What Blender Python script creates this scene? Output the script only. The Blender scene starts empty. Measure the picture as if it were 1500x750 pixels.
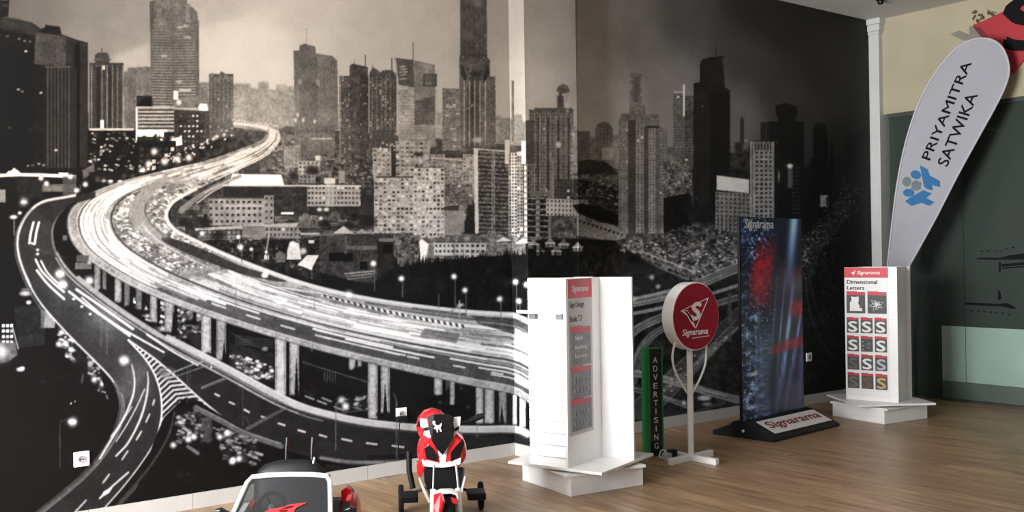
import bpy, bmesh, math, random
import numpy as np
from mathutils import Vector, Matrix

# ------------------------------------------------------------------ camera
FPX = 1472.0; CAMH = 1.5; TH = math.radians(52.5); RS = 0.015; RC = math.sqrt(1 - RS * RS)
FW = np.array([math.cos(TH), math.sin(TH), 0.0]); RT = np.array([math.sin(TH), -math.cos(TH), 0.0])
UP = np.array([0, 0, 1.0]); CAM = np.array([0, 0, CAMH])
scene = bpy.context.scene; COL = scene.collection
cam = bpy.data.cameras.new('camera'); cam.sensor_width = 36; cam.lens = FPX / 1500 * 36; cam.clip_start = .05
camo = bpy.data.objects.new('camera', cam); COL.objects.link(camo)
_r = RT * RC - UP * RS; _u = RT * RS + UP * RC; _b = -FW
camo.matrix_world = Matrix(((_r[0], _u[0], _b[0], 0), (_r[1], _u[1], _b[1], 0), (_r[2], _u[2], _b[2], CAMH), (0, 0, 0, 1)))
scene.camera = camo

# ------------------------------------------------------------------ light and exposure
scene.view_settings.view_transform = 'Standard'; scene.view_settings.look = 'None'
scene.view_settings.gamma = 1; scene.view_settings.use_curve_mapping = False
scene.view_settings.exposure = 0.0
world = bpy.data.worlds.new('daylight'); scene.world = world; world.use_nodes = True
world.node_tree.nodes['Background'].inputs[0].default_value = (.75, .86, 1, 1)
world.node_tree.nodes['Background'].inputs[1].default_value = 0.3
def area(name, loc, direction, sx, sy, watts, col):
    l = bpy.data.lights.new(name, 'AREA'); l.shape = 'RECTANGLE'; l.size = sx; l.size_y = sy; l.energy = watts; l.color = col
    o = bpy.data.objects.new(name, l); COL.objects.link(o); o.location = loc
    o.rotation_euler = Vector(direction).to_track_quat('-Z', 'Z').to_euler(); return o
# daylight entering through the shop front (left of the camera) and a weak fill light added behind the camera
area('storefront_daylight', (-2.75, 3.7, 1.7), (1, 0, -.05), 3.6, 3.0, 1480, (.98, .99, 1))
area('added_front_fill', (0.6, -3.65, 1.6), (0, 1, 0), 5.0, 2.6, 14, (.84, .92, 1))  # added frontal fill, no visible source

# ------------------------------------------------------------------ pixel / ray helpers (1500x750 frame)
def ray(x, y):
    dx = x - 750; dy = y - 375
    return FW + RT * (dx * RC - dy * RS) / FPX - UP * (dx * RS + dy * RC) / FPX
def on_floor(x, y, z=0.0):
    d = ray(x, y); return CAM + d * ((z - CAMH) / d[2])
def on_x(x, y, X):
    d = ray(x, y); return CAM + d * (X / d[0])
def on_y(x, y, Y):
    d = ray(x, y); return CAM + d * (Y / d[1])
def on_plane(x, y, p, n):
    d = ray(x, y); n = np.array(n, float); return CAM + d * (float((np.array(p) - CAM) @ n) / float(d @ n))
def proj(P):
    v = P - CAM; dep = v @ FW; a = (v @ RT) / dep * FPX; b = -(v @ UP) / dep * FPX
    return 750 + a * RC + b * RS, 375 - a * RS + b * RC

# ------------------------------------------------------------------ materials
MATS = {}
def lin(c):
    return tuple((x / 12.92 if x <= .04045 else ((x + .055) / 1.055) ** 2.4) for x in c)
def rgb(r, g, b):
    return lin((r / 255, g / 255, b / 255))
def mat(name, col=(.5, .5, .5), rough=.5, metal=0.0, noise=0.0, nscale=20.0, coat=0.0, bump=0.0, spec=.5, stretch=(1, 1, 1)):
    if name in MATS: return MATS[name]
    m = bpy.data.materials.new(name); m.use_nodes = True; nt = m.node_tree; N = nt.nodes; L = nt.links
    p = N['Principled BSDF']; p.inputs['Base Color'].default_value = (*col, 1)
    p.inputs['Roughness'].default_value = rough; p.inputs['Metallic'].default_value = metal
    p.inputs['Coat Weight'].default_value = coat; p.inputs['Specular IOR Level'].default_value = spec
    if noise or bump:
        tc = N.new('ShaderNodeTexCoord'); mp = N.new('ShaderNodeMapping'); mp.inputs['Scale'].default_value = stretch
        nz = N.new('ShaderNodeTexNoise'); nz.inputs['Scale'].default_value = nscale; nz.inputs['Detail'].default_value = 4
        L.new(tc.outputs['Object'], mp.inputs[0]); L.new(mp.outputs[0], nz.inputs['Vector'])
        if noise:
            r = N.new('ShaderNodeMapRange'); r.inputs[1].default_value = .3; r.inputs[2].default_value = .7
            r.inputs[3].default_value = 1 - noise; r.inputs[4].default_value = 1 + noise
            h = N.new('ShaderNodeMix'); h.data_type = 'RGBA'; h.blend_type = 'MULTIPLY'; h.inputs[0].default_value = 1
            h.inputs[6].default_value = (*col, 1)
            L.new(nz.outputs[0], r.inputs[0]); L.new(r.outputs[0], h.inputs[7]); L.new(h.outputs[2], p.inputs['Base Color'])
        if bump:
            b = N.new('ShaderNodeBump'); b.inputs['Strength'].default_value = bump; b.inputs['Distance'].default_value = .01
            L.new(nz.outputs[0], b.inputs['Height']); L.new(b.outputs[0], p.inputs['Normal'])
    MATS[name] = m; return m
def attr_mat(name, rough, spec=.5, bump=0):
    m = bpy.data.materials.new(name); m.use_nodes = True; nt = m.node_tree; N = nt.nodes; L = nt.links
    p = N['Principled BSDF']; a = N.new('ShaderNodeAttribute'); a.attribute_name = 'ink'
    L.new(a.outputs['Color'], p.inputs['Base Color']); p.inputs['Roughness'].default_value = rough
    p.inputs['Specular IOR Level'].default_value = spec
    if bump:
        nz = N.new('ShaderNodeTexNoise'); nz.inputs['Scale'].default_value = 3; b = N.new('ShaderNodeBump')
        b.inputs['Strength'].default_value = bump; b.inputs['Distance'].default_value = .02
        L.new(nz.outputs[0], b.inputs['Height']); L.new(b.outputs[0], p.inputs['Normal'])
    return m
white = mat('white_laminate', (.87, .87, .865), .32, noise=.03, nscale=6)
white_paint = mat('white_paint', (.88, .88, .87), .35, noise=.03, nscale=9)
edge_white = mat('white_edge_banding', (.86, .86, .85), .4, noise=.02, nscale=12)
black_plastic = mat('black_plastic', (.008, .008, .009), .5, spec=.25, noise=.1, nscale=40)
black_rubber = mat('black_rubber', (.009, .009, .010), .8, spec=.15, noise=.15, nscale=60, bump=.2)
black_gloss = mat('black_gloss', (.005, .005, .006), .25, spec=.3, noise=.05, nscale=12)
red_gloss = mat('red_gloss', rgb(214, 28, 38), .22, coat=.5, noise=.04, nscale=12)
white_gloss = mat('white_gloss', (.88, .88, .88), .2, coat=.4, noise=.03, nscale=12)
red_ink = mat('red_ink', rgb(196, 28, 52), .45, noise=.03, nscale=14)
white_ink = mat('white_ink', (.8, .79, .78), .45, noise=.02, nscale=14)
grey_ink = mat('dark_grey_ink', rgb(52, 52, 56), .5, noise=.06, nscale=30)
black_ink = mat('black_ink', (.006, .006, .007), .7, spec=.12, noise=.05, nscale=30)
chrome = mat('chrome', (.55, .56, .58), .18, 1.0, noise=.04, nscale=20)

# ------------------------------------------------------------------ mesh helpers
class MB:
    def __init__(s): s.v = []; s.f = []
    def add(s, vs, fs):
        o = len(s.v); s.v += [tuple(float(c) for c in v) for v in vs]; s.f += [tuple(i + o for i in f) for f in fs]; return s
    def box(s, x0, x1, y0, y1, z0, z1, M=None):
        vs = [Vector((x, y, z)) for z in (z0, z1) for x, y in ((x0, y0), (x1, y0), (x1, y1), (x0, y1))]
        if M is not None: vs = [M @ v for v in vs]
        return s.add(vs, [(3, 2, 1, 0), (4, 5, 6, 7), (0, 1, 5, 4), (1, 2, 6, 5), (2, 3, 7, 6), (3, 0, 4, 7)])
    def prism(s, a, b):                       # two matching outlines
        n = len(a); fs = [tuple(range(n - 1, -1, -1)), tuple(range(n, 2 * n))]
        fs += [(i, (i + 1) % n, n + (i + 1) % n, n + i) for i in range(n)]
        return s.add(list(a) + list(b), fs)
    def loft(s, rings, cap=True):
        n = len(rings[0]); vs = [p for r in rings for p in r]; fs = []
        for k in range(len(rings) - 1):
            for i in range(n):
                j = (i + 1) % n; fs.append((k * n + i, k * n + j, (k + 1) * n + j, (k + 1) * n + i))
        if cap: fs += [tuple(range(n - 1, -1, -1)), tuple((len(rings) - 1) * n + i for i in range(n))]
        return s.add(vs, fs)
    def tube(s, pts, r, n=8):
        pts = [Vector(p) for p in pts]; rings = []; rr = r if hasattr(r, '__len__') else [r] * len(pts); prev = None
        for i, p in enumerate(pts):
            d = (pts[min(i + 1, len(pts) - 1)] - pts[max(i - 1, 0)]).normalized()
            if prev is None: prev = d.orthogonal().normalized()
            u = (prev - d * prev.dot(d)).normalized(); prev = u; w = d.cross(u)
            rings.append([p + (u * math.cos(2 * math.pi * k / n) + w * math.sin(2 * math.pi * k / n)) * rr[i] for k in range(n)])
        return s.loft(rings)
    def lathe(s, prof, M=None, n=24):         # profile of (radius, height) about local z
        rings = []
        for r, h in prof:
            ring = [Vector((max(r, 1e-4) * math.cos(2 * math.pi * k / n), max(r, 1e-4) * math.sin(2 * math.pi * k / n), h)) for k in range(n)]
            rings.append([M @ v for v in ring] if M is not None else ring)
        return s.loft(rings)
    def build(s, name, m, parent=None, bevel=0.0, smooth=False, seg=2):
        me = bpy.data.meshes.new(name); me.from_pydata(s.v, [], s.f); me.update()
        bm = bmesh.new(); bm.from_mesh(me); bmesh.ops.recalc_face_normals(bm, faces=bm.faces)
        if bevel:
            es = [e for e in bm.edges if len(e.link_faces) == 2 and e.calc_face_angle(0) > .6]
            bmesh.ops.bevel(bm, geom=es, offset=bevel, segments=seg, affect='EDGES', profile=.5, clamp_overlap=True)
        bm.to_mesh(me); bm.free()
        if smooth:
            for p in me.polygons: p.use_smooth = True
            me.set_sharp_from_angle(angle=math.radians(40))
        me.materials.append(m); o = bpy.data.objects.new(name, me); COL.objects.link(o)
        if parent is not None: o.parent = parent
        return o
def tag(o, label, cat, group=None):
    o['label'] = label; o['category'] = cat
    if group: o['group'] = group
    return o
def struct(o, label=None):
    o['kind'] = 'structure'
    if label: o['label'] = label
    return o
def thing(name, label, cat, loc=(0, 0, 0), rz=0.0, group=None):
    o = bpy.data.objects.new(name, None); COL.objects.link(o); o.location = [float(c) for c in loc]; o.rotation_euler = (0, 0, rz)
    o.empty_display_size = .1
    return tag(o, label, cat, group)
def text_mesh(body, bold=0.0, shear=0.0, extrude=.004, spacing=1.0):
    c = bpy.data.curves.new('lettering', 'FONT'); c.body = body; c.size = 1; c.shear = shear
    c.extrude = extrude; c.space_character = spacing; c.resolution_u = 3
    o = bpy.data.objects.new('lettering', c); COL.objects.link(o); dg = bpy.context.evaluated_depsgraph_get()
    me = bpy.data.meshes.new_from_object(o.evaluated_get(dg)); bpy.data.objects.remove(o); bpy.data.curves.remove(c)
    if bold:                                             # bolder strokes: the same letters laid over themselves, slightly shifted
        bm = bmesh.new(); b = bold * .8
        for k, (dx, dy) in enumerate(((0, 0), (b, 0), (-b, 0), (0, b), (0, -b))):
            q = me.copy(); q.transform(Matrix.Translation((dx, dy, k * .0012))); bm.from_mesh(q); bpy.data.meshes.remove(q)
        bm.to_mesh(me); bm.free()
    return me
def lettering(body, m, parent, origin, xdir, ydir, width=None, height=None, name='lettering', align='L', depth=.001, **kw):
    """writes body with its lower left at origin; xdir/ydir unit vectors in parent space"""
    me = text_mesh(body, **kw); n = len(me.vertices); co = np.empty(n * 3); me.vertices.foreach_get('co', co); co = co.reshape(-1, 3)
    mn = co.min(0); mx = co.max(0); w = mx[0] - mn[0]; h = mx[1] - mn[1]
    sx = (width / w) if width else None; sy = (height / h) if height else None
    sx = sx or sy; sy = sy or sx
    q = np.stack([(co[:, 0] - mn[0]) * sx, (co[:, 1] - mn[1]) * sy, (co[:, 2] - mn[2]) / max(mx[2] - mn[2], 1e-6) * depth], 1)
    if align == 'C': q[:, 0] -= w * sx / 2; q[:, 1] -= h * sy / 2
    xd = np.array(xdir, float); yd = np.array(ydir, float); zd = np.cross(xd, yd)
    P = np.array(origin, float) + q[:, :1] * xd + q[:, 1:2] * yd + q[:, 2:3] * zd
    me.vertices.foreach_set('co', P.ravel()); me.update(); me.name = name
    me.materials.clear(); me.materials.append(m); o = bpy.data.objects.new(name, me); COL.objects.link(o)
    if parent is not None: o.parent = parent
    return o
def Rz(a): return Matrix.Rotation(a, 4, 'Z')

# ------------------------------------------------------------------ the printed city mural (drawn by code, stored as vertex ink)
SS = 2; OX, OY = -170, -340; CW, CH = 1480, 1150
rng = np.random.default_rng(7)
cv = np.zeros((CH * SS, CW * SS), np.float32)
def spl(pts, n=8):
    P = np.array(pts, float); Q = np.vstack([2 * P[0] - P[1], P, 2 * P[-1] - P[-2]]); out = []
    t = np.linspace(0, 1, n, endpoint=False)[:, None]
    for i in range(1, len(Q) - 2):
        a, b, c, d = Q[i - 1], Q[i], Q[i + 1], Q[i + 2]
        out.append(.5 * (2 * b + (c - a) * t + (2 * a - 5 * b + 4 * c - d) * t ** 2 + (3 * b - a - 3 * c + d) * t ** 3))
    out.append(Q[-2][None]); return np.vstack(out)
def resamp(P, n):
    P = np.asarray(P, float); s = np.r_[0, np.cumsum(np.hypot(*np.diff(P[:, :2], axis=0).T))]; u = np.linspace(0, s[-1], n)
    return np.stack([np.interp(u, s, P[:, k]) for k in range(P.shape[1])], 1)
def bb(x0, y0, x1, y1):
    a = max(int((x0 - OX) * SS), 0); b = min(int(math.ceil((x1 - OX) * SS)), CW * SS)
    c = max(int((y0 - OY) * SS), 0); d = min(int(math.ceil((y1 - OY) * SS)), CH * SS)
    return a, b, c, d
def xy(a, b, c, d):
    return (np.arange(a, b, dtype=np.float32)[None, :] + .5) / SS + OX, (np.arange(c, d, dtype=np.float32)[:, None] + .5) / SS + OY
def rect(x0, y0, x1, y1, v, al=1.0):
    a, b, c, d = bb(x0, y0, x1, y1)
    if b > a and d > c: cv[c:d, a:b] = cv[c:d, a:b] * (1 - al) + v * al
def pmask(pts):
    P = np.array(pts, float); a, b, c, d = bb(P[:, 0].min(), P[:, 1].min(), P[:, 0].max(), P[:, 1].max())
    if b <= a or d <= c: return None
    X, Y = xy(a, b, c, d); m = np.zeros((d - c, b - a), bool); n = len(P)
    for i in range(n):
        x1, y1 = P[i]; x2, y2 = P[(i + 1) % n]
        if y1 == y2: continue
        r0 = max(int((min(y1, y2) - OY) * SS - c) - 1, 0); r1 = min(int((max(y1, y2) - OY) * SS - c) + 2, d - c)
        if r1 <= r0: continue
        yy = Y[r0:r1]; m[r0:r1] ^= (((y1 > yy) != (y2 > yy)) & (X < (x2 - x1) * (yy - y1) / (y2 - y1) + x1))
    return m, a, b, c, d
def poly(pts, v, al=1.0, tex=0.0, ts=1):
    r = pmask(pts)
    if r is None: return
    m, a, b, c, d = r; R = cv[c:d, a:b]; X, Y = xy(a, b, c, d)
    val = v(X, Y) if callable(v) else v
    if tex: val = val + tex * NZ[ts][c:d, a:b]
    cv[c:d, a:b] = np.where(m, R * (1 - al) + val * al, R)
def stroke(pts, w, v, al=1.0, soft=.6, sp=True, n=8):
    P = spl(pts, n) if sp and len(pts) > 2 else np.array(pts, float)
    W = np.interp(np.linspace(0, 1, len(P)), np.linspace(0, 1, len(w)), w) if hasattr(w, '__len__') else np.full(len(P), float(w))
    mw = W.max() / 2 + soft + 1
    a, b, c, d = bb(P[:, 0].min() - mw, P[:, 1].min() - mw, P[:, 0].max() + mw, P[:, 1].max() + mw)
    if b <= a or d <= c: return
    cov = np.zeros((d - c, b - a), np.float32)
    for i in range(len(P) - 1):
        p, q = P[i], P[i + 1]; r = max(W[i], W[i + 1]) / 2
        a2, b2, c2, d2 = bb(min(p[0], q[0]) - r - soft - .5, min(p[1], q[1]) - r - soft - .5, max(p[0], q[0]) + r + soft + .5, max(p[1], q[1]) + r + soft + .5)
        if b2 <= a2 or d2 <= c2: continue
        X, Y = xy(a2, b2, c2, d2); dx, dy = q - p; L2 = dx * dx + dy * dy + 1e-9
        t = np.clip(((X - p[0]) * dx + (Y - p[1]) * dy) / L2, 0, 1); D = np.hypot(X - p[0] - t * dx, Y - p[1] - t * dy)
        k = np.clip((r - D) / soft * .5 + .5, 0, 1) if soft else (D < r).astype(np.float32)
        S = cov[c2 - c:d2 - c, a2 - a:b2 - a]; np.maximum(S, k, out=S)
    cov *= al; R = cv[c:d, a:b]; cv[c:d, a:b] = R * (1 - cov) + v * cov
def glow(x, y, r, v):
    a, b, c, d = bb(x - 3 * r, y - 3 * r, x + 3 * r, y + 3 * r)
    if b <= a or d <= c: return
    X, Y = xy(a, b, c, d); g = np.exp(-((X - x) ** 2 + (Y - y) ** 2) / (2 * r * r)) * v
    cv[c:d, a:b] = np.maximum(cv[c:d, a:b], np.minimum(cv[c:d, a:b] * .4 + g, 1.0) * (g > .04) + cv[c:d, a:b] * (g <= .04))
def dot(x, y, rx, ry, v, al=1.0):
    a, b, c, d = bb(x - rx - 1, y - ry - 1, x + rx + 1, y + ry + 1)
    if b <= a or d <= c: return
    X, Y = xy(a, b, c, d); k = np.clip(1.6 - 1.2 * np.hypot((X - x) / rx, (Y - y) / ry), 0, 1) * al
    cv[c:d, a:b] = cv[c:d, a:b] * (1 - k) + v * k
def vnoise(px):
    h = int(CH / px) + 3; w = int(CW / px) + 3; g = rng.random((h, w)).astype(np.float32) * 2 - 1
    yy = np.arange(CH * SS) / (SS * px); xx = np.arange(CW * SS) / (SS * px); yi = yy.astype(int); xi = xx.astype(int)
    fy = (yy - yi).astype(np.float32)[:, None]; fx = (xx - xi).astype(np.float32)[None]; fy = fy * fy * (3 - 2 * fy); fx = fx * fx * (3 - 2 * fx)
    A = g[yi] * (1 - fy) + g[yi + 1] * fy
    return A[:, xi] * (1 - fx) + A[:, xi + 1] * fx
_n2, _n5, _n14 = vnoise(1.7), vnoise(5.0), vnoise(15.0)
NZ = {0: _n2, 1: (_n2 * .6 + _n5 * .6).astype(np.float32), 2: (_n2 * .35 + _n5 * .55 + _n14 * .5).astype(np.float32), 3: _n14}
def speck(pts, n, r, vals, el=1.0, al=.9):
    """scatter small bright or dark blobs inside an outline"""
    P = np.array(pts, float); lo = P.min(0); hi = P.max(0); k = 0; tries = 0; n = int(n * 1.5); r = r * .72
    while k < n and tries < n * 8:
        tries += 1; x, y = lo + rng.random(2) * (hi - lo); ins = False
        for i in range(len(P)):
            x1, y1 = P[i]; x2, y2 = P[(i + 1) % len(P)]
            if (y1 > y) != (y2 > y) and x < (x2 - x1) * (y - y1) / (y2 - y1) + x1: ins = not ins
        if not ins: continue
        s = r * (.5 + rng.random()); q = vals[rng.integers(len(vals))]; k += 1
        if k % 3: dot(x, y, s * el, s, q, al)
        else: stroke([(x - s * el, y - s * .5), (x + s * el, y + s * .5)], s * 1.1, q, al, .5, sp=False)
def tower(x0, x1, yt, yb, v, wx=4, wy=4, ww=.55, wh=.5, win=.15, var=.1, lit=.04, litv=.75, slope=0.0, fade=0.0, fv=.5, roof=None, lean=0.0, tex=.02, skip=0, pres=1.0):
    """a facade: base tone v, window cells of wx by wy with tone win, some lit; slope tilts the floors"""
    a, b, c, d = bb(x0, yt - abs(slope) * (x1 - x0), x1, yb)
    if b <= a or d <= c: return
    X, Y = xy(a, b, c, d); yy = Y - yt - slope * (X - x0); m = yy >= 0
    u = (X - x0) / wx; w = yy / wy; iu = np.floor(u).astype(int); iw = np.floor(w).astype(int)
    nu = max(int(iu.max()) + 2, 1); nw = int(max(iw.max(), 0)) + 2
    T = win + var * (rng.random((nw, nu)) - .5) * 2; T = np.where(rng.random((nw, nu)) < lit, litv, T).astype(np.float32)
    if pres < 1: T = np.where(rng.random((nw, nu)) < pres, T, v + rng.uniform(-.06, .06, (nw, nu))).astype(np.float32)
    cell = T[np.clip(iw, 0, nw - 1), np.clip(iu, 0, nu - 1) + np.zeros_like(iw)]
    fu = u - iu; fw_ = w - iw; isw = (np.abs(fu - .5) < ww / 2) & (np.abs(fw_ - .5) < wh / 2)
    val = np.where(isw, cell, v) + tex * NZ[1][c:d, a:b]
    if fade: k = np.clip(yy / max(yb - yt, 1), 0, 1) ** 1.5 * fade; val = val * (1 - k) + fv * k
    cv[c:d, a:b] = np.where(m, val, cv[c:d, a:b])
    if roof is not None: stroke([(x0, yt), (x1, yt + slope * (x1 - x0))], 1.4, roof, sp=False)
def vlines(x0, x1, yt, yb, n, v, w=.8, al=.8):
    for k in range(n):
        x = x0 + (x1 - x0) * k / max(n - 1, 1); rect(x - w / 2, yt, x + w / 2, yb, v, al)
def hlines(x0, x1, yt, yb, step, v, w=1.0, al=.8, slope=0.0):
    y = yt
    while y < yb:
        if slope: stroke([(x0, y), (x1, y + slope * (x1 - x0))], w, v, al, sp=False)
        else: rect(x0, y - w / 2, x1, y + w / 2, v, al)
        y += step
def ptower(pts, v, **k): poly(pts, v, tex=k.get('tex', .02), ts=1)
def lamp(x, y, yb, s=1.0):
    rect(x + 1, y, x + 2.2, yb, .42, .8); glow(x, y, 3.2 * s, .9); dot(x, y, 2.6 * s, 2.4 * s, .98)

# --- sky
SKY = [(-150, -250, .34), (-100, 0, .38), (0, 0, .40), (60, 20, .43), (150, 20, .49), (120, 70, .50), (190, 40, .52), (320, 10, .60), (380, 65, .70), (340, 60, .69), (400, 110, .70), (450, 20, .64), (560, 60, .61),
       (640, 40, .60), (640, 150, .62), (730, 40, .53), (730, 140, .57), (745, 200, .62), (780, 20, .50), (815, 60, .54), (800, 130, .60), (840, 170, .60), (870, 30, .46), (860, 150, .52), (900, 170, .54), (940, 60, .40), (1000, 30, .31),
       (980, 130, .44), (1010, 170, .45), (1080, 170, .40), (1090, 80, .27), (1110, 10, .19), (1160, 40, .17), (1150, 140, .25), (1180, 180, .23), (1210, 100, .16), (1260, 40, .125), (1260, 160, .14), (1240, 220, .16),
       (400, -250, .5), (750, -250, .42), (1000, -200, .22), (1250, -150, .11), (200, -250, .42)]
_a, _b2, _c, _d = 0, CW * SS, 0, (330 - OY) * SS
gx = np.arange(0, CW, 8) + OX; gy = np.arange(0, 330 - OY, 8) + OY
num = np.zeros((len(gy), len(gx))); den = num + 1e-12
for sx, sy, sv in SKY:
    w_ = 1 / (((gx[None] - sx) ** 2 + (gy[:, None] - sy) ** 2) + 250) ** 1.7; num += w_ * sv; den = den + w_
small = num / den
ix = (np.arange(CW * SS) / SS) / 8; iy = (np.arange(_d) / SS) / 8
x0i = np.clip(ix.astype(int), 0, len(gx) - 2); y0i = np.clip(iy.astype(int), 0, len(gy) - 2); fx = np.clip(ix - x0i, 0, 1); fy = np.clip(iy - y0i, 0, 1)[:, None]
row = small[y0i] * (1 - fy) + small[y0i + 1] * fy
cv[:_d] = row[:, x0i] * (1 - fx) + row[:, x0i + 1] * fx
cv[_d:] = .1
# bright cloud edge climbing to the right behind the tower
poly([(160, 84), (215, 63), (292, 40), (372, 20), (430, 60), (430, 140), (160, 140)], lambda X, Y: .74 + 0 * X + 0 * Y, al=.22)
poly([(160, 84), (215, 65), (222, 110), (180, 110)], .72, al=.3)
stroke([(60, 20), (140, 12), (220, 22)], 5, .53, .2, 3); stroke([(40, 55), (120, 62), (200, 50)], 6, .46, .25, 4)
cv[:_d] += .010 * NZ[3][:_d]
def boxblur(R, n):
    for ax in (0, 1):
        for _ in range(2):
            P = np.concatenate([np.repeat(np.take(R, [0], ax), n, ax), R, np.repeat(np.take(R, [-1], ax), n + 1, ax)], ax); C = np.cumsum(P, ax, dtype=np.float64)
            m = R.shape[ax]; R = ((np.take(C, np.arange(2 * n + 1, 2 * n + 1 + m) - 1 + 0, ax) - np.concatenate([np.zeros_like(np.take(C, [0], ax)), np.take(C, np.arange(0, m - 1), ax)], ax)) / (2 * n + 1)).astype(np.float32)
    return R
cv[:_d] = boxblur(cv[:_d], 9)
SKY0 = cv[:_d].copy()
# --- far skyline in haze
def haze(x0, x1, yt, yb, v, n, jit=10, tex=.03):
    xs = np.linspace(x0, x1, n + 1)
    for i in range(n):
        t = yt + rng.random() * jit; rect(xs[i] - .5, t, xs[i + 1] + .5, yb, v + rng.uniform(-.03, .03))
        a, b, c, d = bb(xs[i], t, xs[i + 1], yb); cv[c:d, a:b] += tex * NZ[1][c:d, a:b]
        vlines(xs[i] + 2, xs[i + 1] - 2, t + 4, yb, 3, v + .05, .8, .4)
haze(175, 225, 92, 195, .40, 4, 14); haze(290, 306, 118, 200, .42, 1); haze(340, 432, 120, 200, .52, 7, 12); haze(360, 432, 135, 205, .47, 6, 10)
haze(640, 680, 150, 230, .5, 3, 16); haze(722, 775, 168, 240, .46, 5, 14); haze(843, 908, 186, 250, .43, 4, 18); haze(972, 1030, 215, 300, .30, 4, 20); haze(1066, 1120, 205, 300, .22, 5, 20)
haze(1172, 1275, 225, 310, .125, 7, 22); haze(900, 930, 200, 260, .45, 2); haze(1240, 1275, 190, 300, .10, 2)
_q = bb(100, 60, 1290, 330); cv[_q[2]:_q[3], _q[0]:_q[1]] = boxblur(cv[_q[2]:_q[3], _q[0]:_q[1]], 2)
# ground base
rect(-170, 248, 1310, 830, .105)
poly([(250, 240), (420, 185), (780, 215), (1100, 300), (1100, 350), (780, 380), (560, 420), (250, 350)], .24, tex=.07, ts=1)
poly([(380, 190), (440, 200), (520, 230), (560, 300), (440, 300), (380, 250)], .34, tex=.08, ts=1)
def houses(x0, x1, y0, y1, n, lo, hi, sz=1.0, dark=.14):
    """a jumble of small roofs, walls and trees, farther ones first"""
    for y in np.sort(rng.uniform(y0, y1, n)):
        x = rng.uniform(x0, x1); k = sz * (.6 + .8 * (y - y0) / max(y1 - y0, 1)); w = rng.uniform(6, 16) * k; h = rng.uniform(3, 7) * k; v = rng.uniform(lo, hi)
        if rng.random() < .3: dot(x, y, w * .45, h * .8, dark + rng.uniform(-.04, .05), .85); continue
        rect(x - w / 2, y, x + w / 2, y + h, v, .9); poly([(x - w / 2 - 1, y), (x - w * .3, y - h * .6), (x + w * .3, y - h * .6), (x + w / 2 + 1, y)], v * rng.uniform(.45, .8), .9)
        for q in range(int(w / 3.2)): rect(x - w / 2 + 1 + q * 3.2, y + h * .3, x - w / 2 + 2.6 + q * 3.2, y + h * .7, v * .45, .8)
houses(256, 345, 270, 345, 60, .25, .5); houses(395, 550, 205, 345, 230, .3, .58); houses(550, 780, 225, 350, 120, .3, .5); houses(846, 912, 246, 345, 70, .25, .5); houses(968, 1050, 235, 330, 80, .2, .42); houses(1066, 1200, 225, 330, 70, .1, .24)
# --- left dark blocks
poly([(-170, 10), (0, 25), (30, 29), (47, 33), (60, 42), (66, 40), (66, 36), (88, 39), (90, 50), (112, 58), (127, 62), (131, 245), (118, 262), (-170, 262)], .125, tex=.02)
poly([(0, 22), (45, 32), (60, 44), (52, 52), (0, 42)], .24, .6, tex=.03); stroke([(0, 32), (30, 36), (52, 48)], 8, .3, .4, 5)
rect(-60, 0, 0, 26, .13); poly([(0, 0), (14, 0), (12, 24), (0, 26)], .13); stroke([(2, 6), (12, 10)], 1, .4, .7, sp=False); stroke([(0, 14), (13, 5)], 1, .35, .7, sp=False)
poly([(52, 47), (96, 53), (96, 97), (50, 94)], .29, tex=.03); rect(62, 60, 74, 88, .25, .7); rect(82, 58, 92, 90, .34, .6)
poly([(96, 53), (113, 60), (113, 100), (96, 98)], .22, tex=.02); tower(97, 113, 62, 100, .21, 4, 5, .5, .5, .14, .04, 0); rect(109, 64, 117, 245, .09); rect(117, 62, 129, 245, .20); tower(118, 128, 66, 104, .2, 3.2, 5, .5, .5, .13, .04, 0)
rect(0, 70, 50, 246, .085); rect(-170, 70, 0, 246, .08)
rect(66, 98, 112, 246, .16); vlines(70, 101, 98, 246, 7, .33, 1.1, .85); rect(66, 97, 104, 99, .35); rect(102, 100, 112, 246, .185)
hlines(0, 128, 182, 200, 9, .2, .8, .4)
for x, y, v in ((11, 53, .42), (28, 57, .5), (36, 60, .45), (44, 61, .4), (38, 75, .8), (27, 131, .65), (33, 134, .5), (60, 136, .75), (14, 187, .35), (44, 190, .3), (82, 220, .8), (41, 243, .55), (48, 242, .5), (57, 240, .6), (64, 242, .55)): dot(x, y, 2.6, 1.6, v, .9)
for x in (20, 24, 48): rect(x, 180, x + .8, 246, .16, .7)
# twin slab with white fins
tower(131, 181, 92, 190, .27, 5, 4, .5, .6, .2, .04, .01); poly([(139, 92), (139, 81), (144, 77), (157, 77), (160, 82), (160, 92)], .27, tex=.03); rect(148.5, 70, 149.6, 78, .3)
rect(137, 86, 163, 88.5, .34); vlines(134, 180, 95, 188, 7, .50, 1.2, .75); rect(141, 98, 147, 188, .14, .8); rect(158, 104, 163, 188, .18, .7); rect(150, 96, 154, 102, .7); rect(147, 176, 152, 189, .85); rect(131, 188, 196, 191, .72); rect(180.5, 140, 182, 188, .55)
rect(128, 191, 205, 252, .11); rect(200, 140, 222, 190, .16, .9); poly([(200, 155), (212, 143), (224, 141), (226, 160)], .1)
speck([(130, 193), (200, 193), (200, 250), (130, 250)], 70, 1.6, [.55, .8, .3, .22, .2, .95], 1.6)
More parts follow.
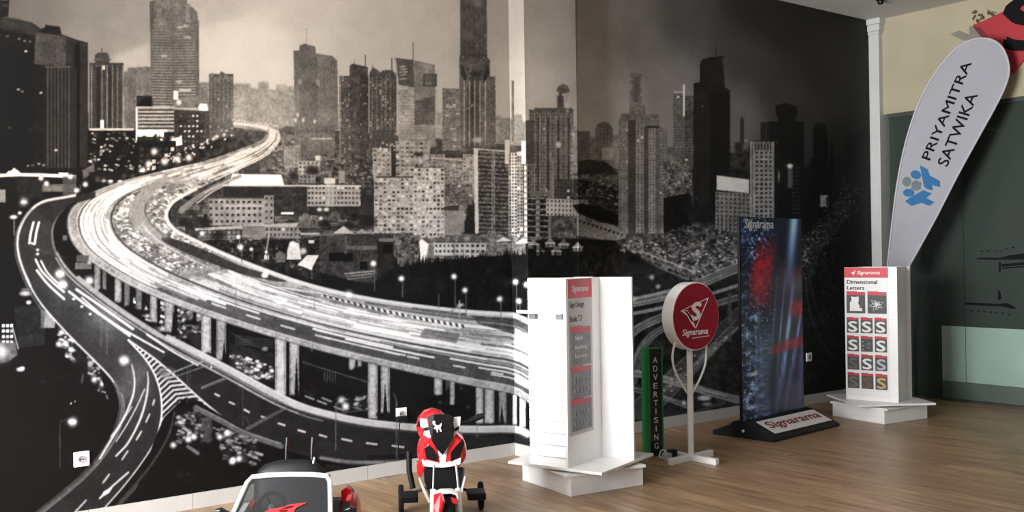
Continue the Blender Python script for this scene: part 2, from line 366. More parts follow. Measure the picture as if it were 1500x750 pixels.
# tall striped tower
poly([(219, 3), (228, -2), (228, -46), (272, -46), (274, 6), (284, 12), (289, 18), (291.5, 40), (292, 158), (226, 158), (221, 120)], .40, tex=.02)
poly([(219, 3), (226, 0), (228, 150), (222, 120)], .33, .8); rect(285, 30, 291.5, 140, .34, .8)
rect(230, 12, 236, 24, .47, .8); rect(272, 5, 278, 32, .48, .7); rect(228, -40, 272, 2, .42, .5)
for y in np.arange(36, 156, 4.1):
    k = (y - 36) / 120; stroke([(223, y), (251, y + .6)], 1.5, .42 + .16 * k, .85, sp=False); stroke([(223, y + 2), (251, y + 2.6)], 1.5, .36 - .13 * k, .9, sp=False)
    if y < 140: stroke([(257, y + .6), (287, y)], 1.5, .42 + .14 * k, .85, sp=False); stroke([(257, y + 2.6), (287, y + 2)], 1.5, .35 - .10 * k, .9, sp=False)
rect(251.5, 34, 256.5, 150, .37, .9)
for x, y in ((264, 40), (272, 38), (240, 82), (262, 120), (275, 55)): dot(x, y, 5, 2, .7, .6)
rect(254, 133, 261, 146, .85, .85); dot(262, 150, 4, 4, .8, .8); dot(280, 146, 12, 8, .5, .5); rect(262, 130, 280, 134, .72, .7)
# podium with bands, billboard, lit office
rect(199, 156, 256, 206, .62); hlines(202, 255, 161, 190, 5.4, .22, 2.4, .95); rect(199, 190, 245, 205, .9); rect(200, 200, 235, 206, .16, .9); speck([(200, 198), (240, 196), (240, 206), (200, 206)], 14, 2, [.12]); rect(199, 157, 201, 205, .85)
poly([(255, 160), (310, 163), (312, 222), (255, 230)], .24, tex=.05)
tower(262, 300, 166, 222, .2, 6, 7.5, .45, .35, .3, .15, .35, .8); poly([(234, 208), (266, 200), (267, 212), (240, 217)], .92); dot(245, 203, 6, 7, .14); rect(240, 193, 256, 200, .16)
poly([(290, 158), (293, 152), (303, 152), (305, 162), (292, 162)], .98); rect(306, 166, 309, 172, .7)
tower(306, 342, 108, 205, .34, 4, 5, .55, .5, .26, .05, .02, fade=.35, fv=.3); poly([(306, 116), (310, 106), (318, 112), (324, 104), (334, 110), (342, 112), (342, 122), (306, 122)], .36, tex=.06); vlines(309, 340, 112, 180, 6, .46, 1.4, .45)
rect(200, 206, 258, 256, .12); tower(203, 256, 214, 252, .12, 9, 9, .6, .55, .2, .05, .12, .7)
poly([(255, 224), (345, 196), (352, 206), (290, 236), (240, 250), (230, 256)], .16, tex=.08)
for i in range(70):
    t = rng.random(); x = 200 + 150 * t; y = 252 - 62 * t + rng.normal(0, 4); dot(x, y, 1.6, 1.4, rng.choice([.95, .8, .6]), .95)
for x, y in ((218, 240), (241, 237), (260, 233), (277, 231), (265, 250), (209, 250), (226, 222)): glow(x, y, 4, .75); dot(x, y, 2, 2, 1)
# --- centre towers
poly([(430, 74), (438, 74), (439, 66), (447, 64), (462, 68), (463, 78), (487, 82), (494, 88), (496, 190), (432, 190)], .395, tex=.02, ts=2)
rect(439, 68, 462, 190, .355, .7); rect(462, 84, 464, 190, .3, .6); vlines(468, 492, 88, 188, 6, .43, 1.2, .6); rect(448.4, 40, 449.6, 65, .52, .6); rect(436, 116, 442, 124, .52, .8); rect(463, 117, 469, 126, .55, .8)
for x, y in ((433, 176), (436, 168), (444, 176), (461, 178)): dot(x, y, 2, 3.4, .8, .9)
tower(432, 491, 183, 232, .37, 7, 12, .4, .7, .33, .03, 0, fade=.3, fv=.42); rect(432, 190, 491, 195, .28, .6); rect(456, 202, 486, 204.5, .58)
tower(497, 526, 111, 272, .33, 3.3, 4.2, .55, .5, .24, .12, .12, .62); rect(497.5, 112, 498.8, 270, .6, .6)
poly([(512, 97), (516, 93), (530, 96), (539, 98), (540, 275), (516, 275), (512, 130)], .27, tex=.06, ts=1); tower(527, 540, 110, 270, .25, 3.4, 4.4, .5, .5, .2, .1, .1, .55)
rect(534.6, 80, 535.8, 97, .33); rect(519, 88, 520, 95, .35)
tower(541, 581, 106, 235, .31, 3.6, 4.2, .55, .55, .24, .1, .12, .56); poly([(541, 108), (546, 98), (558, 106), (560, 103), (576, 102), (577, 112), (541, 114)], .3, tex=.05); rect(573.4, 85, 574.6, 104, .34); rect(545, 95, 546, 106, .4)
vlines(545, 572, 112, 196, 5, .48, 1.6, .4); rect(546, 190, 578, 225, .2, .55)
poly([(577, 84), (606, 87), (606, 218), (584, 218), (582, 120)], .56, tex=.02); poly([(580, 85), (606, 88), (606, 128), (584, 124)], .31, tex=.04)
for y in (98, 102, 106, 110, 116): stroke([(586, y), (rng.uniform(591, 597), y - 1)], 1.2, .7, .8, sp=False)
poly([(606, 88), (637, 95), (638, 215), (606, 215)], .43, tex=.02); poly([(608, 148), (637, 140), (637, 182), (608, 182)], .30, .8, tex=.02); rect(620, 108, 640, 127, .28); rect(622, 110, 638, 125, .33); rect(623, 120, 632, 124, .42)
hlines(584, 640, 132, 216, 4.6, .42, 1.3, .5, .03); rect(606, 130, 607, 180, .5, .5); rect(584, 183, 638, 216, .54, .6); hlines(584, 640, 186, 216, 4.4, .40, 1.2, .6, .03); rect(604.6, 62, 606, 88, .38); dot(615, 201, 8, 5, .68, .5)
tower(648, 676, 129, 220, .46, 5, 3.2, .8, .5, .36, .1, .1, .66, slope=.04)
# the tall tower that runs off the top
poly([(674, -30), (713, -30), (713.5, 84), (718, 88), (718.5, 222), (675, 222), (672.5, 88), (674, 80)], .30, tex=.035, ts=2)
rect(680, -10, 706, 8, .40, .6); vlines(677, 712, 10, 84, 6, .36, 1.0, .6); rect(674, 80, 714, 83, .24, .8)
poly([(674, 88), (686, 112), (682, 222), (674, 222)], .37, .8, tex=.02); poly([(718, 88), (705, 112), (706, 222), (718, 222)], .37, .8, tex=.02)
poly([(676, 92), (684, 112), (682, 122), (675, 108)], .17, .8); poly([(715, 92), (707, 112), (709, 122), (717, 108)], .17, .8)
rect(688, 104, 704, 112, .2, .8); vlines(680, 711, 118, 214, 5, .58, 1.3, .75); rect(690, 112, 694, 215, .22, .7); rect(696, 112, 701, 215, .26, .6)
for i in range(16): dot(rng.uniform(676, 716), rng.uniform(30, 215), 1.3, .8, .7, .7)
tower(718, 726, 112, 215, .34, 3, 4, .5, .5, .28, .1, .2, .6); dot(699, 205, 8, 4, .7, .7)
rect(749.5, 118, 753, 207, .33); rect(749.8, 140, 752, 200, .45, .4)
# --- apartment blocks of the middle ground
A = dict(ww=.66, wh=.5, tex=.08, pres=.72)
tower(546, 574, 217, 262, .56, 6.5, 7, win=.36, var=.1, lit=.05, **A); tower(579, 630, 207, 262, .56, 7, 6.4, win=.36, var=.12, lit=.05, **A); rect(573, 210, 580, 262, .2); dot(613, 226, 8, 3, .15)
for i in range(14): dot(rng.uniform(556, 580), rng.uniform(208, 222), 1.6, 1.6, .75, .9)
tower(628, 652, 226, 262, .5, 4.5, 5, win=.36, var=.12, lit=.1, **A); tower(634, 698, 231, 322, .48, 4.2, 4.6, win=.36, var=.16, lit=.06, **A); stroke([(632, 231), (694, 236)], 1.6, .72, sp=False); tower(678, 696, 226, 300, .55, 5, 5, win=.36, var=.14, lit=.05, **A)
tower(548, 606, 260, 342, .60, 6.4, 6.1, win=.33, var=.2, lit=.12, **A); rect(551, 258, 606, 260.5, .25); tower(606, 651, 246, 350, .64, 5.6, 6.3, win=.36, var=.26, lit=.2, **A); rect(608, 244, 648, 246, .35)
tower(651, 676, 300, 345, .5, 6, 6, .4, .4, .44, .05, 0); rect(655, 308, 680, 340, .5); poly([(650, 303), (672, 300), (672, 309), (650, 308)], .25); poly([(680, 342), (684, 305), (690, 286), (696, 300), (696, 344)], .17, tex=.08)
tower(651, 692, 270, 300, .4, 4, 4.6, win=.3, var=.12, lit=.05, **A)
def balcony(x0, x1, yt, yb, step, slope, dark, light, cols=()):
    poly([(x0, yt), (x1, yt + slope * (x1 - x0)), (x1, yb), (x0, yb)], dark, tex=.05)
    y = yt + 3
    while y < yb:
        stroke([(x0, y), (x1, y + slope * (x1 - x0))], 2.0, light, .85, sp=False); y += step
    for cx, w, v in cols: rect(cx, yt, cx + w, yb, v, .8)
    a, b, c, d = bb(x0, yt, x1, yb); cv[c:d, a:b] += .10 * NZ[0][c:d, a:b]
balcony(698, 746, 220, 345, 6.1, .05, .20, .46, ((720, 5, .5),)); poly([(694, 217), (700, 218), (701, 342), (696, 342)], .72); stroke([(694, 218), (745, 222)], 2, .68, sp=False); vlines(704, 742, 224, 342, 5, .3, 1.4, .4)
rect(739.5, 205, 747, 240, .74); tower(745, 757, 224, 352, .62, 4.2, 4.8, win=.25, var=.14, lit=.05, ww=.6, wh=.6); tower(757, 766, 228, 352, .5, 4.6, 5, win=.24, var=.1, lit=.05, ww=.6, wh=.55)
rect(764, 207, 771.5, 240, .80); rect(757, 222, 764, 228, .6)
balcony(771, 786, 238, 350, 8.2, .05, .13, .5); balcony(790, 804, 238, 350, 8.2, .05, .12, .52); rect(768, 235, 772.5, 352, .68); rect(785, 238, 790.5, 352, .5); rect(803, 240, 807, 350, .42); rect(770, 234, 805, 238, .66)
for y in np.arange(240, 348, 8.2): rect(766, y, 772, y + 3, .3, .6); rect(785.5, y, 790, y + 4, .25, .6)
tower(775, 840, 161, 288, .38, 4, 5, .5, .6, .27, .08, .03, .65, roof=.3); vlines(783, 837, 166, 286, 8, .46, 1.4, .6); vlines(788, 833, 172, 280, 4, .17, 3, .7); rect(770, 176, 783, 240, .24, .85)
rect(783, 158, 838, 162, .30); dot(818, 212, 4, 5, .78, .8); rect(816, 140, 826, 162, .34); rect(829, 138, 834, 165, .62, .5)
poly([(815, 133), (818, 126), (825, 122), (832, 126), (835, 134), (830, 137), (820, 137)], .36, tex=.04); rect(819, 136, 823, 155, .28); rect(838, 185, 846, 262, .55, .8); speck([(836, 186), (846, 186), (846, 262), (836, 262)], 30, 1.4, [.7, .35, .3])
tower(810, 838, 262, 292, .30, 5, 5, .6, .6, .22, .05, .05); rect(808, 236, 812, 300, .45)
# --- right hand group
tower(872, 898, 188, 238, .40, 5, 6, .5, .6, .33, .04, .02); poly([(872, 190), (876, 181), (884, 178), (893, 181), (898, 190)], .37); rect(845, 192, 864, 232, .33, .8); rect(882, 216, 899, 234, .60, .7)
poly([(846, 237), (862, 233), (885, 236), (897, 245), (905, 256), (846, 254)], .17, tex=.05); tower(846, 906, 256, 270, .33, 3, 5, .5, .6, .25, .08, .06, .6)
poly([(846, 262), (880, 268), (906, 280), (906, 300), (846, 286)], .17, tex=.13, ts=1); speck([(846, 255), (905, 258), (905, 300), (846, 290)], 60, 1.8, [.5, .4, .6, .12, .1], 1.5, .7)
tower(800, 838, 291, 316, .60, 5.5, 6.5, .5, .5, .25, .08, .03, slope=.03); tower(838, 862, 293, 320, .5, 5, 6, .5, .5, .33, .08, .03); poly([(845, 312), (916, 336), (916, 356), (845, 345)], .45, tex=.04)
for k in range(11): rect(848 + k * 6.2, 322 + k * 2.0, 851 + k * 6.2, 326 + k * 2.0, .15, .9)
poly([(838, 300), (852, 298), (880, 303), (905, 314), (916, 318), (912, 330), (880, 326), (846, 312)], .085, tex=.06); poly([(807, 318), (845, 316), (845, 348), (807, 348)], .3, tex=.15, ts=1)
B = dict(ww=.5, wh=.45, tex=.03)
poly([(906, 176), (911, 166), (922, 166), (923, 108), (927, 106), (940, 108), (941, 150), (946, 158), (946, 168), (965, 167), (966, 186), (976, 188), (977, 342), (906, 342)], .40, tex=.03)
tower(907, 921, 176, 342, .44, 4.6, 4.2, win=.33, var=.07, lit=.02, **B); rect(920, 176, 931, 342, .23, .85); tower(932, 943, 172, 342, .47, 5.5, 4.5, win=.30, var=.07, lit=.01, **B); rect(943, 186, 950, 342, .25, .8)
tower(950, 961, 188, 342, .48, 5, 4.5, win=.33, var=.07, lit=.01, **B); rect(960, 190, 966, 342, .32, .7); tower(966, 977, 190, 340, .42, 4, 4.5, win=.3, var=.07, lit=.01, **B)
rect(927, 112, 937, 150, .3, .7); hlines(927, 937, 114, 150, 3, .24, 1, .6); vlines(924, 940, 110, 166, 4, .44, 1, .6); rect(924.6, 72, 925.4, 108, .47, .4); rect(947, 184, 966, 188, .15, .7)
tower(986, 1003, 136, 240, .40, 5, 4, .8, .4, .32, .06, .02, fade=.4, fv=.3); tower(1003, 1018, 140, 240, .33, 5, 4, .8, .4, .26, .06, .02); rect(1000.5, 124, 1002.6, 170, .84, .9); rect(987, 134, 1000, 136, .6)
poly([(972, 238), (1000, 232), (1014, 250), (1014, 290), (972, 296)], .34, tex=.2, ts=1); poly([(972, 290), (1012, 282), (1014, 345), (972, 345)], .10, tex=.04); dot(982, 232, 8, 7, .5, .6); speck([(972, 262), (1014, 258), (1014, 284), (972, 286)], 36, 1.8, [.55, .45, .14])
poly([(1016, 122), (1025, 120), (1025, 95), (1028, 87), (1040, 84), (1058, 88), (1060, 96), (1062, 128), (1069.5, 132), (1070, 322), (1016, 322)], .125, tex=.02)
poly([(1030, 90), (1058, 92), (1060, 126), (1030, 124)], .15, .6); poly([(1037, 84), (1060, 82), (1060, 86), (1044, 89)], .1); rect(1048.4, 68, 1049.8, 84, .2)
tower(1018, 1036, 128, 300, .16, 4.4, 5, .5, .5, .08, .02, .006, .4); tower(1040, 1068, 136, 310, .105, 4, 5, .5, .5, .08, .02, .006, .35); rect(1036, 125, 1039, 320, .17, .6); poly([(1008, 300), (1042, 298), (1044, 326), (1008, 326)], .12, tex=.05); hlines(1008, 1044, 300, 326, 5, .24, 1, .6)
rect(1084, 174, 1090, 212, .22); rect(1086, 170, 1088, 176, .22); dot(1093, 206, 3, 1.2, .6, .8); speck([(1066, 215), (1104, 215), (1100, 260), (1066, 258)], 60, 1.6, [.35, .28, .12, .1], 1.4, .6)
poly([(1050, 257), (1097, 263), (1097, 283), (1050, 278)], .72); tower(1048, 1100, 281, 342, .46, 6.4, 6.3, .5, .5, .24, .05, 0, slope=.05); vlines(1052, 1098, 318, 345, 9, .28, 2, .8)
tower(1124, 1178, 178, 322, .09, 5, 6, .5, .5, .07, .02, .01, .3); poly([(1136, 154), (1150, 151), (1168, 156), (1168, 170), (1160, 180), (1146, 181), (1142, 172), (1136, 168)], .06); rect(1140, 170, 1164, 180, .075)
tower(1114, 1126, 179, 208, .2, 4, 5, .5, .5, .1, .03, 0)
tower(1099, 1138, 207, 322, .52, 6.6, 6.6, .55, .5, .15, .05, 0, roof=.14); rect(1099, 207, 1104, 322, .56); rect(1130, 209, 1134, 322, .5); rect(1134, 209, 1140, 322, .12); poly([(1104, 208), (1131, 210), (1131, 220), (1104, 218)], .5); vlines(1107, 1129, 210, 220, 6, .15, 2, .9); rect(1101.2, 208, 1103, 322, .25, .6)
rect(1154, 242, 1161, 275, .48, .7); dot(1157, 243, 4.5, 3.5, .8); vlines(1141, 1150, 222, 280, 3, .25, 1, .6); dot(1141, 258, 1.4, 9, .6, .8); hlines(1160, 1172, 246, 316, 6, .26, 2, .7)
poly([(1191, 190), (1194, 182), (1203, 179), (1212, 184), (1214, 275), (1191, 275)], .07); poly([(1214, 262), (1219, 200), (1223, 262)], .06); rect(1237, 178, 1239, 245, .125); dot(1238, 190, 3.4, 3, .12); rect(1258, 190, 1275, 300, .08)
poly([(1178, 262), (1275, 268), (1275, 600), (1178, 600)], .075, tex=.035, ts=2); rect(1201.5, 286, 1213, 303, .55); rect(1210, 288, 1214, 302, .2)
# traffic lights running down the right edge
for i in range(1500):
    t = rng.random() ** .8; x = 1246 - 10 * t - 90 * t * t + rng.normal(0, 8 + 9 * t); y = 262 + 130 * t + rng.normal(0, 9); dot(x, y, 1.1, .9, rng.choice([.26, .34, .46, .18, .12]), .8)
for i in range(420):
    x = rng.uniform(1200, 1272); y = 300 + (1272 - x) * 1.1 + rng.uniform(0, 120); dot(x, y, 1.3, .9, rng.choice([.2, .26, .14, .1]), .7)
for k in range(7): stroke([(1262 - 5 * k, 300 + 5 * k), (1215 - 3 * k, 340 + 6 * k), (1178, 380 + 8 * k), (1090, 430 + 12 * k)], 1.2, .24 - .01 * k, .6)
stroke([(1178, 400), (1190, 470), (1225, 530), (1262, 560)], 2.5, .18, .7); stroke([(1182, 390), (1200, 460), (1240, 520), (1272, 540)], 1.6, .2, .6)
# --- terrace car park, trees and dim interchange of the lower right
poly([(934, 366), (962, 346), (1000, 330), (1060, 338), (1100, 344), (1100, 392), (1060, 404), (1012, 412), (940, 378)], .19, tex=.16, ts=1)
speck([(940, 362), (1000, 332), (1100, 346), (1100, 380), (1010, 402)], 330, 1.7, [.45, .36, .3, .08, .1, .55], 1.5, .8)
stroke([(1000, 368), (1040, 350), (1064, 342)], 3, .32, .8); stroke([(938, 368), (1012, 396), (1016, 396)], 2, .42, .8); stroke([(938, 374), (1010, 403)], 1.5, .3, .8, sp=False); stroke([(938, 380), (1008, 410)], 1.5, .36, .7, sp=False); stroke([(1012, 398), (1048, 384), (1098, 372)], 1.6, .34, .7)
poly([(770, 352), (845, 350), (905, 352), (940, 380), (1010, 414), (1000, 450), (900, 450), (770, 430)], .085, tex=.045, ts=2)
poly([(900, 352), (940, 344), (945, 372), (915, 366)], .3, tex=.1); speck([(900, 355), (940, 350), (938, 370), (905, 368)], 24, 2, [.5, .12, .4])
for x, y, w in ((782, 352, 16), (806, 350, 14), (826, 352, 16), (846, 356, 14), (790, 362, 14), (815, 362, 14)):
    poly([(x - w / 2, y + 6), (x, y - 2), (x + w / 2, y + 6), (x + w / 2, y + 12), (x - w / 2, y + 12)], .42, tex=.08); stroke([(x - w / 2, y + 6), (x + w / 2, y + 6)], 1.6, .72, .9, sp=False); rect(x - 3, y + 7, x - 1, y + 11, .15); rect(x + 2, y + 7, x + 4, y + 11, .15)
for i in range(70):
    x = rng.uniform(770, 905); y = rng.uniform(362, 388); poly([(x - 2.4, y + 12), (x, y - 6), (x + 2.4, y + 12)], rng.uniform(.06, .13))
rect(900, 410, 1180, 640, .09); poly([(900, 420), (1180, 420), (1180, 640), (900, 640)], .085, tex=.05, ts=2)
def road(pts, w, v, edge=None, al=1.0):
    stroke(pts, w, v, al)
    if edge:
        P = spl(pts); d = np.gradient(P, axis=0); n = np.stack([-d[:, 1], d[:, 0]], 1) / (np.hypot(d[:, 0], d[:, 1])[:, None] + 1e-9); W = np.interp(np.linspace(0, 1, len(P)), [0, 1], w if hasattr(w, '__len__') else [w, w])[:, None] / 2
        for f_ in rng.uniform(-.75, .75, 4):
            i0 = rng.integers(0, max(len(P) // 2, 1)); Q = (P + n * W * f_)[i0:i0 + len(P) // 2:3]
            if len(Q) > 1: stroke(Q, .9, v + rng.choice([.16, .22, -.1]), .7)
        stroke((P + n * W)[::4], 1.5, edge, .8); stroke((P - n * W)[::4], 1.5, edge, .8)
road([(775, 452), (850, 452), (930, 442), (1000, 425), (1060, 400), (1100, 385)], 13, .24, .36); road([(905, 462), (950, 455), (1010, 440), (1100, 412)], 5, .3)
road([(898, 530), (915, 500), (940, 478), (985, 460), (1030, 450), (1100, 430)], [12, 7], .2, .34); road([(925, 560), (938, 515), (960, 488), (1000, 468)], [14, 6], .16, .28)
road([(1090, 455), (1040, 505), (985, 560), (940, 600)], [20, 34], .15, .26); road([(880, 540), (960, 552), (1040, 575), (1100, 590)], 9, .24, .34); road([(880, 562), (950, 575), (1010, 596)], 6, .2, .3)
for k in range(5): stroke([(1094 - 6 * k, 470 + 4 * k), (1040 - 8 * k, 520 + 5 * k), (985 - 8 * k, 572 + 3 * k)], 1.0, .36, .6)
for k in range(40): t = rng.random(); dot(1085 - 110 * t + rng.normal(0, 6), 462 + 110 * t + rng.normal(0, 5), 2.4, 1.2, rng.choice([.42, .3, .06]), .8)
for x, y0, y1 in ((1066, 430, 500), (1008, 470, 520), (960, 520, 580), (906, 455, 520)): rect(x, y0, x + 6, y1, .2, .8)
for x, y in ((955, 406), (964, 420), (929, 438), (1002, 590)): glow(x, y, 3, .35)
dot(1032, 583, 10, 4, .45); dot(1036, 592, 9, 3, .3); road([(900, 600), (980, 612), (1060, 590)], 5, .16)
poly([(1186, 560), (1275, 500), (1275, 620), (1100, 620)], .07, tex=.02)
# --- middle ground houses
tower(330, 350, 236, 262, .45, 6, 6, .5, .5, .3, .1, .1); speck([(400, 200), (440, 205), (440, 270), (400, 262)], 90, 2.2, [.55, .45, .3, .22, .65], 1.4, .7)
tower(416, 441, 214, 246, .5, 5, 6, .5, .5, .42, .06, .05); tower(437, 470, 236, 256, .62, 6, 6, .55, .5, .3, .08, 0); rect(462, 228, 472, 235, .75); rect(438, 247, 470, 250, .7); dot(458, 250, 12, 8, .2); dot(430, 258, 8, 8, .2); tower(438, 462, 256, 268, .5, 6, 6, .5, .5, .3, .1, 0)
speck([(470, 225), (545, 230), (545, 275), (470, 270)], 110, 2.4, [.5, .4, .2, .16, .6, .3], 1.2, .7); rect(496, 250, 505, 268, .5); rect(536, 278, 545, 285, .8); rect(526, 275, 548, 330, .17, .8); tower(500, 528, 273, 300, .36, 5, 5, .5, .5, .28, .1, .05)
rect(328, 270, 530, 316, .22); a_ = bb(328, 270, 530, 316); cv[a_[2]:a_[3], a_[0]:a_[1]] += .06 * NZ[1][a_[2]:a_[3], a_[0]:a_[1]]
tower(450, 528, 272, 302, .58, 5.4, 7.2, .6, .45, .24, .08, .03); rect(478, 262, 490, 303, .62, .7); vlines(478, 490, 264, 300, 3, .4, 1, .5); stroke([(326, 271.5), (528, 272.5)], 2.2, .74, sp=False); rect(475, 261, 491, 269, .7); rect(326, 276, 400, 290, .18, .7)
poly([(336, 268), (340, 255), (412, 256), (416, 271), (336, 271)], .9, tex=.02)
tower(305, 388, 291, 330, .55, 8, 9.5, .55, .42, .18, .05, .01); rect(305, 289.5, 388, 291.5, .35); rect(330, 300, 386, 303, .66, .7); tower(387, 401, 286, 328, .52, 7, 9.5, .5, .42, .22, .05, 0); rect(304, 291, 307, 330, .42)
poly([(286, 334), (440, 326), (440, 332), (286, 338)], .62); tower(290, 352, 337, 352, .3, 7, 7, .6, .55, .48, .12, .05); tower(388, 440, 332, 349, .5, 6, 8, .5, .5, .2, .08, .05); rect(355, 331, 388, 352, .45); hlines(290, 440, 346, 352, 5, .5, 1.6, .6); rect(412, 311, 430, 314, .9); poly([(406, 322), (420, 314), (434, 322)], .32)
for x, y, w, h in ((448, 312, 30, 22), (490, 309, 22, 14), (503, 337, 30, 9), (470, 322, 22, 12), (530, 338, 22, 8), (590, 340, 24, 10)):
    poly([(x - w / 2, y + h), (x - 3, y), (x + 3, y), (x + w / 2, y + h)], .36, tex=.06)
poly([(488, 342), (503, 331), (518, 342)], .66); poly([(521, 342), (530, 335), (540, 342)], .55); dot(468, 307, 4, 3, .75); dot(478, 307, 4, 3, .75); dot(470, 320, 3, 3, .75)
for x, y, r in ((475, 328, 9), (540, 325, 12), (300, 326, 12), (320, 345, 12), (520, 318, 9), (395, 355, 12), (270, 325, 9), (360, 358, 14)): dot(x, y, r, r * .7, .13, .85)
poly([(285, 352), (440, 350), (470, 345), (470, 412), (400, 396), (330, 372)], .16, tex=.1, ts=1)
speck([(300, 352), (440, 350), (465, 400), (400, 392), (330, 366)], 60, 2, [.4, .3, .5, .08], 1.2, .8); poly([(421, 366), (424, 356), (438, 356), (441, 380), (420, 380)], .74, tex=.06); dot(429, 357, 5, 4, .9); dot(444, 368, 5, 5, .66); poly([(404, 373), (410, 367), (418, 373), (418, 384), (404, 384)], .4); stroke([(388, 380), (394, 345)], 1.6, .7, .9, sp=False); rect(387, 374, 394, 380, .72)
poly([(436, 388), (450, 374), (467, 374), (456, 395)], .76, tex=.03); rect(452, 352, 460, 356, .7); rect(440, 341, 468, 344, .6)
poly([(468, 345), (556, 342), (556, 412), (520, 412), (468, 398)], .25, tex=.06, ts=1); rect(482, 370, 517, 383, .06); rect(527, 383, 538, 395, .06); rect(506, 360, 552, 366, .42, .8); rect(505, 346, 508, 372, .33)
stroke([(505, 401), (548, 397)], 1.6, .6, sp=False); stroke([(507, 405), (547, 401)], 1.6, .55, sp=False); stroke([(509, 409), (545, 405)], 1.4, .5, sp=False)
poly([(553, 350), (577, 345), (577, 414), (553, 412)], .17, tex=.05); rect(562, 358, 574, 371, .06); rect(555, 349, 577, 354, .42)
poly([(577, 344), (616, 344), (612, 385), (577, 392)], .33, tex=.22, ts=1); poly([(583, 390), (594, 374), (604, 378), (608, 392)], .36, tex=.06)
poly([(612, 350), (720, 342), (770, 348), (770, 372), (700, 380), (625, 378)], .42, tex=.1, ts=1)
tower(636, 664, 356, 374, .72, 6, 8, .5, .45, .25, .1, 0); tower(666, 712, 356, 376, .66, 7.5, 8, .6, .45, .28, .1, 0)
for x, w in ((625, 16), (646, 16), (662, 14), (676, 16), (692, 18), (712, 16), (740, 22), (762, 14)):
    poly([(x - w / 2, 356), (x, 345), (x + w / 2, 356)], .32, tex=.05); stroke([(x - w / 2, 357), (x + w / 2, 357)], 1.4, .62, .8, sp=False)
poly([(726, 354), (738, 347), (750, 353)], .78); poly([(755, 356), (765, 350), (778, 356)], .8); poly([(614, 354), (618, 350), (628, 358), (620, 401), (618, 400)], .88)
# hedge of dark firs
poly([(572, 395), (600, 388), (622, 386), (700, 376), (780, 372), (780, 470), (660, 462), (545, 432), (545, 415)], .085, tex=.035, ts=2)
for i in range(130):
    x = rng.uniform(576, 782); y = 388 - (x - 576) * .07 + rng.uniform(-4, 10); poly([(x - 3, y + 14), (x, y - 10), (x + 3, y + 14)], rng.uniform(.055, .13))
for i in range(160): dot(rng.uniform(560, 780), rng.uniform(395, 450), rng.uniform(2, 5), rng.uniform(1.5, 4), rng.uniform(.05, .15), .6)
dot(645, 415, 9, 12, .17, .6); speck([(690, 395), (775, 390), (775, 440), (690, 440)], 30, 1.6, [.22, .26], 1, .6)
# --- left and lower left: canopy, trees, side streets
poly([(-170, 250), (130, 250), (130, 300), (60, 300), (20, 350), (-170, 350)], .105, tex=.02)
stroke([(-60, 259), (0, 257), (40, 256), (95, 258), (114, 260)], 4.5, .9); poly([(8, 256), (12, 251), (17, 250), (20, 246), (26, 250), (33, 256)], .98); rect(86, 253, 100, 260, .95)
rect(60, 270, 118, 280, .38); rect(62, 273, 112, 281, .44, .7); rect(92, 258, 112, 286, .34, .8); rect(112, 250, 117, 276, .07); poly([(120, 250), (138, 240), (139, 252), (122, 262)], .35, tex=.05); rect(60, 256, 62, 298, .16)
rect(-4, 278, 8, 296, .62, .8); poly([(20, 262), (60, 262), (60, 290), (30, 292)], .17, tex=.02)
for x, y in ((68, 269), (60, 261), (125, 270), (103, 259), (143, 261), (162, 265), (176, 266), (182, 258), (194, 258), (152, 263), (208, 251), (112, 279)): glow(x, y, 3, .8); dot(x, y, 2.4, 1.8, 1)
glow(35, 296, 5, .6); dot(35, 296, 4, 2, .95); dot(20, 318, 6, 3, .85); dot(29, 312, 3, 2.4, .9); glow(17, 360, 4, .8); dot(17, 360, 4, 1.8, .95); rect(20, 322, 21.5, 345, .5)
rect(130, 252, 300, 264, .13, .8)
poly([(-170, 350), (60, 350), (120, 480), (190, 600), (120, 690), (40, 770), (-170, 800)], .08, tex=.035, ts=2)
for i in range(90): dot(rng.uniform(-160, 130), rng.uniform(540, 740), rng.uniform(5, 14), rng.uniform(3, 9), rng.uniform(.05, .125), .5)
for x, y in ((60, 620), (40, 650), (75, 640), (90, 655), (30, 600), (95, 600)): stroke([(x - 12, y + 5), (x, y - 3), (x + 12, y + 2)], 3, .17, .5, 2)
poly([(0, 500), (22, 500), (26, 520), (12, 530), (0, 532)], .5, .8, tex=.08); glow(0, 515, 12, .6); tower(2, 20, 473, 502, .15, 6, 8, .6, .5, .85, .15, .3, .9)
stroke([(18, 478), (27, 511)], 1.6, .8, .9, sp=False); poly([(20, 450), (66, 445), (66, 505), (28, 510)], .18, tex=.03); hlines(28, 56, 496, 508, 4, .3, 1, .7, -.25); dot(30, 541, 6, 3, .9); dot(33, 539, 3, 2, 1); stroke([(58, 560), (110, 548)], 1.5, .2, .7, sp=False); dot(63, 560, 6, 4, .2, .7)
dot(37, 430, 9, 4, .7); dot(42, 443, 4, 3, .9); dot(37, 424, 7, 2, .4); stroke([(10, 415), (24, 405)], 2, .2, .8, sp=False)
rect(60, 455, 70, 480, .4); poly([(66, 455), (83, 460), (80, 480), (64, 480)], .55); rect(66, 480, 82, 520, .05); poly([(111, 503), (126, 508), (127, 528), (112, 532)], .5); rect(112, 528, 127, 572, .12, .8); stroke([(124, 530), (120, 560)], 2, .45, .8, sp=False)
poly([(82, 478), (90, 474), (128, 520), (168, 565), (166, 586), (146, 570), (112, 540), (90, 510)], .13, .9, tex=.05)
speck([(84, 478), (108, 500), (110, 534), (90, 514)], 30, 2.4, [.95, .7, .4, .55], 1.5); speck([(128, 520), (150, 540), (164, 565), (160, 585), (135, 562)], 60, 2.6, [.6, .4, .75, .3, .12], 1.5)
for x, y in ((90, 487), (96, 503), (104, 512), (110, 498), (138, 556), (150, 562), (160, 557), (86, 504)): glow(x, y, 3, .9)
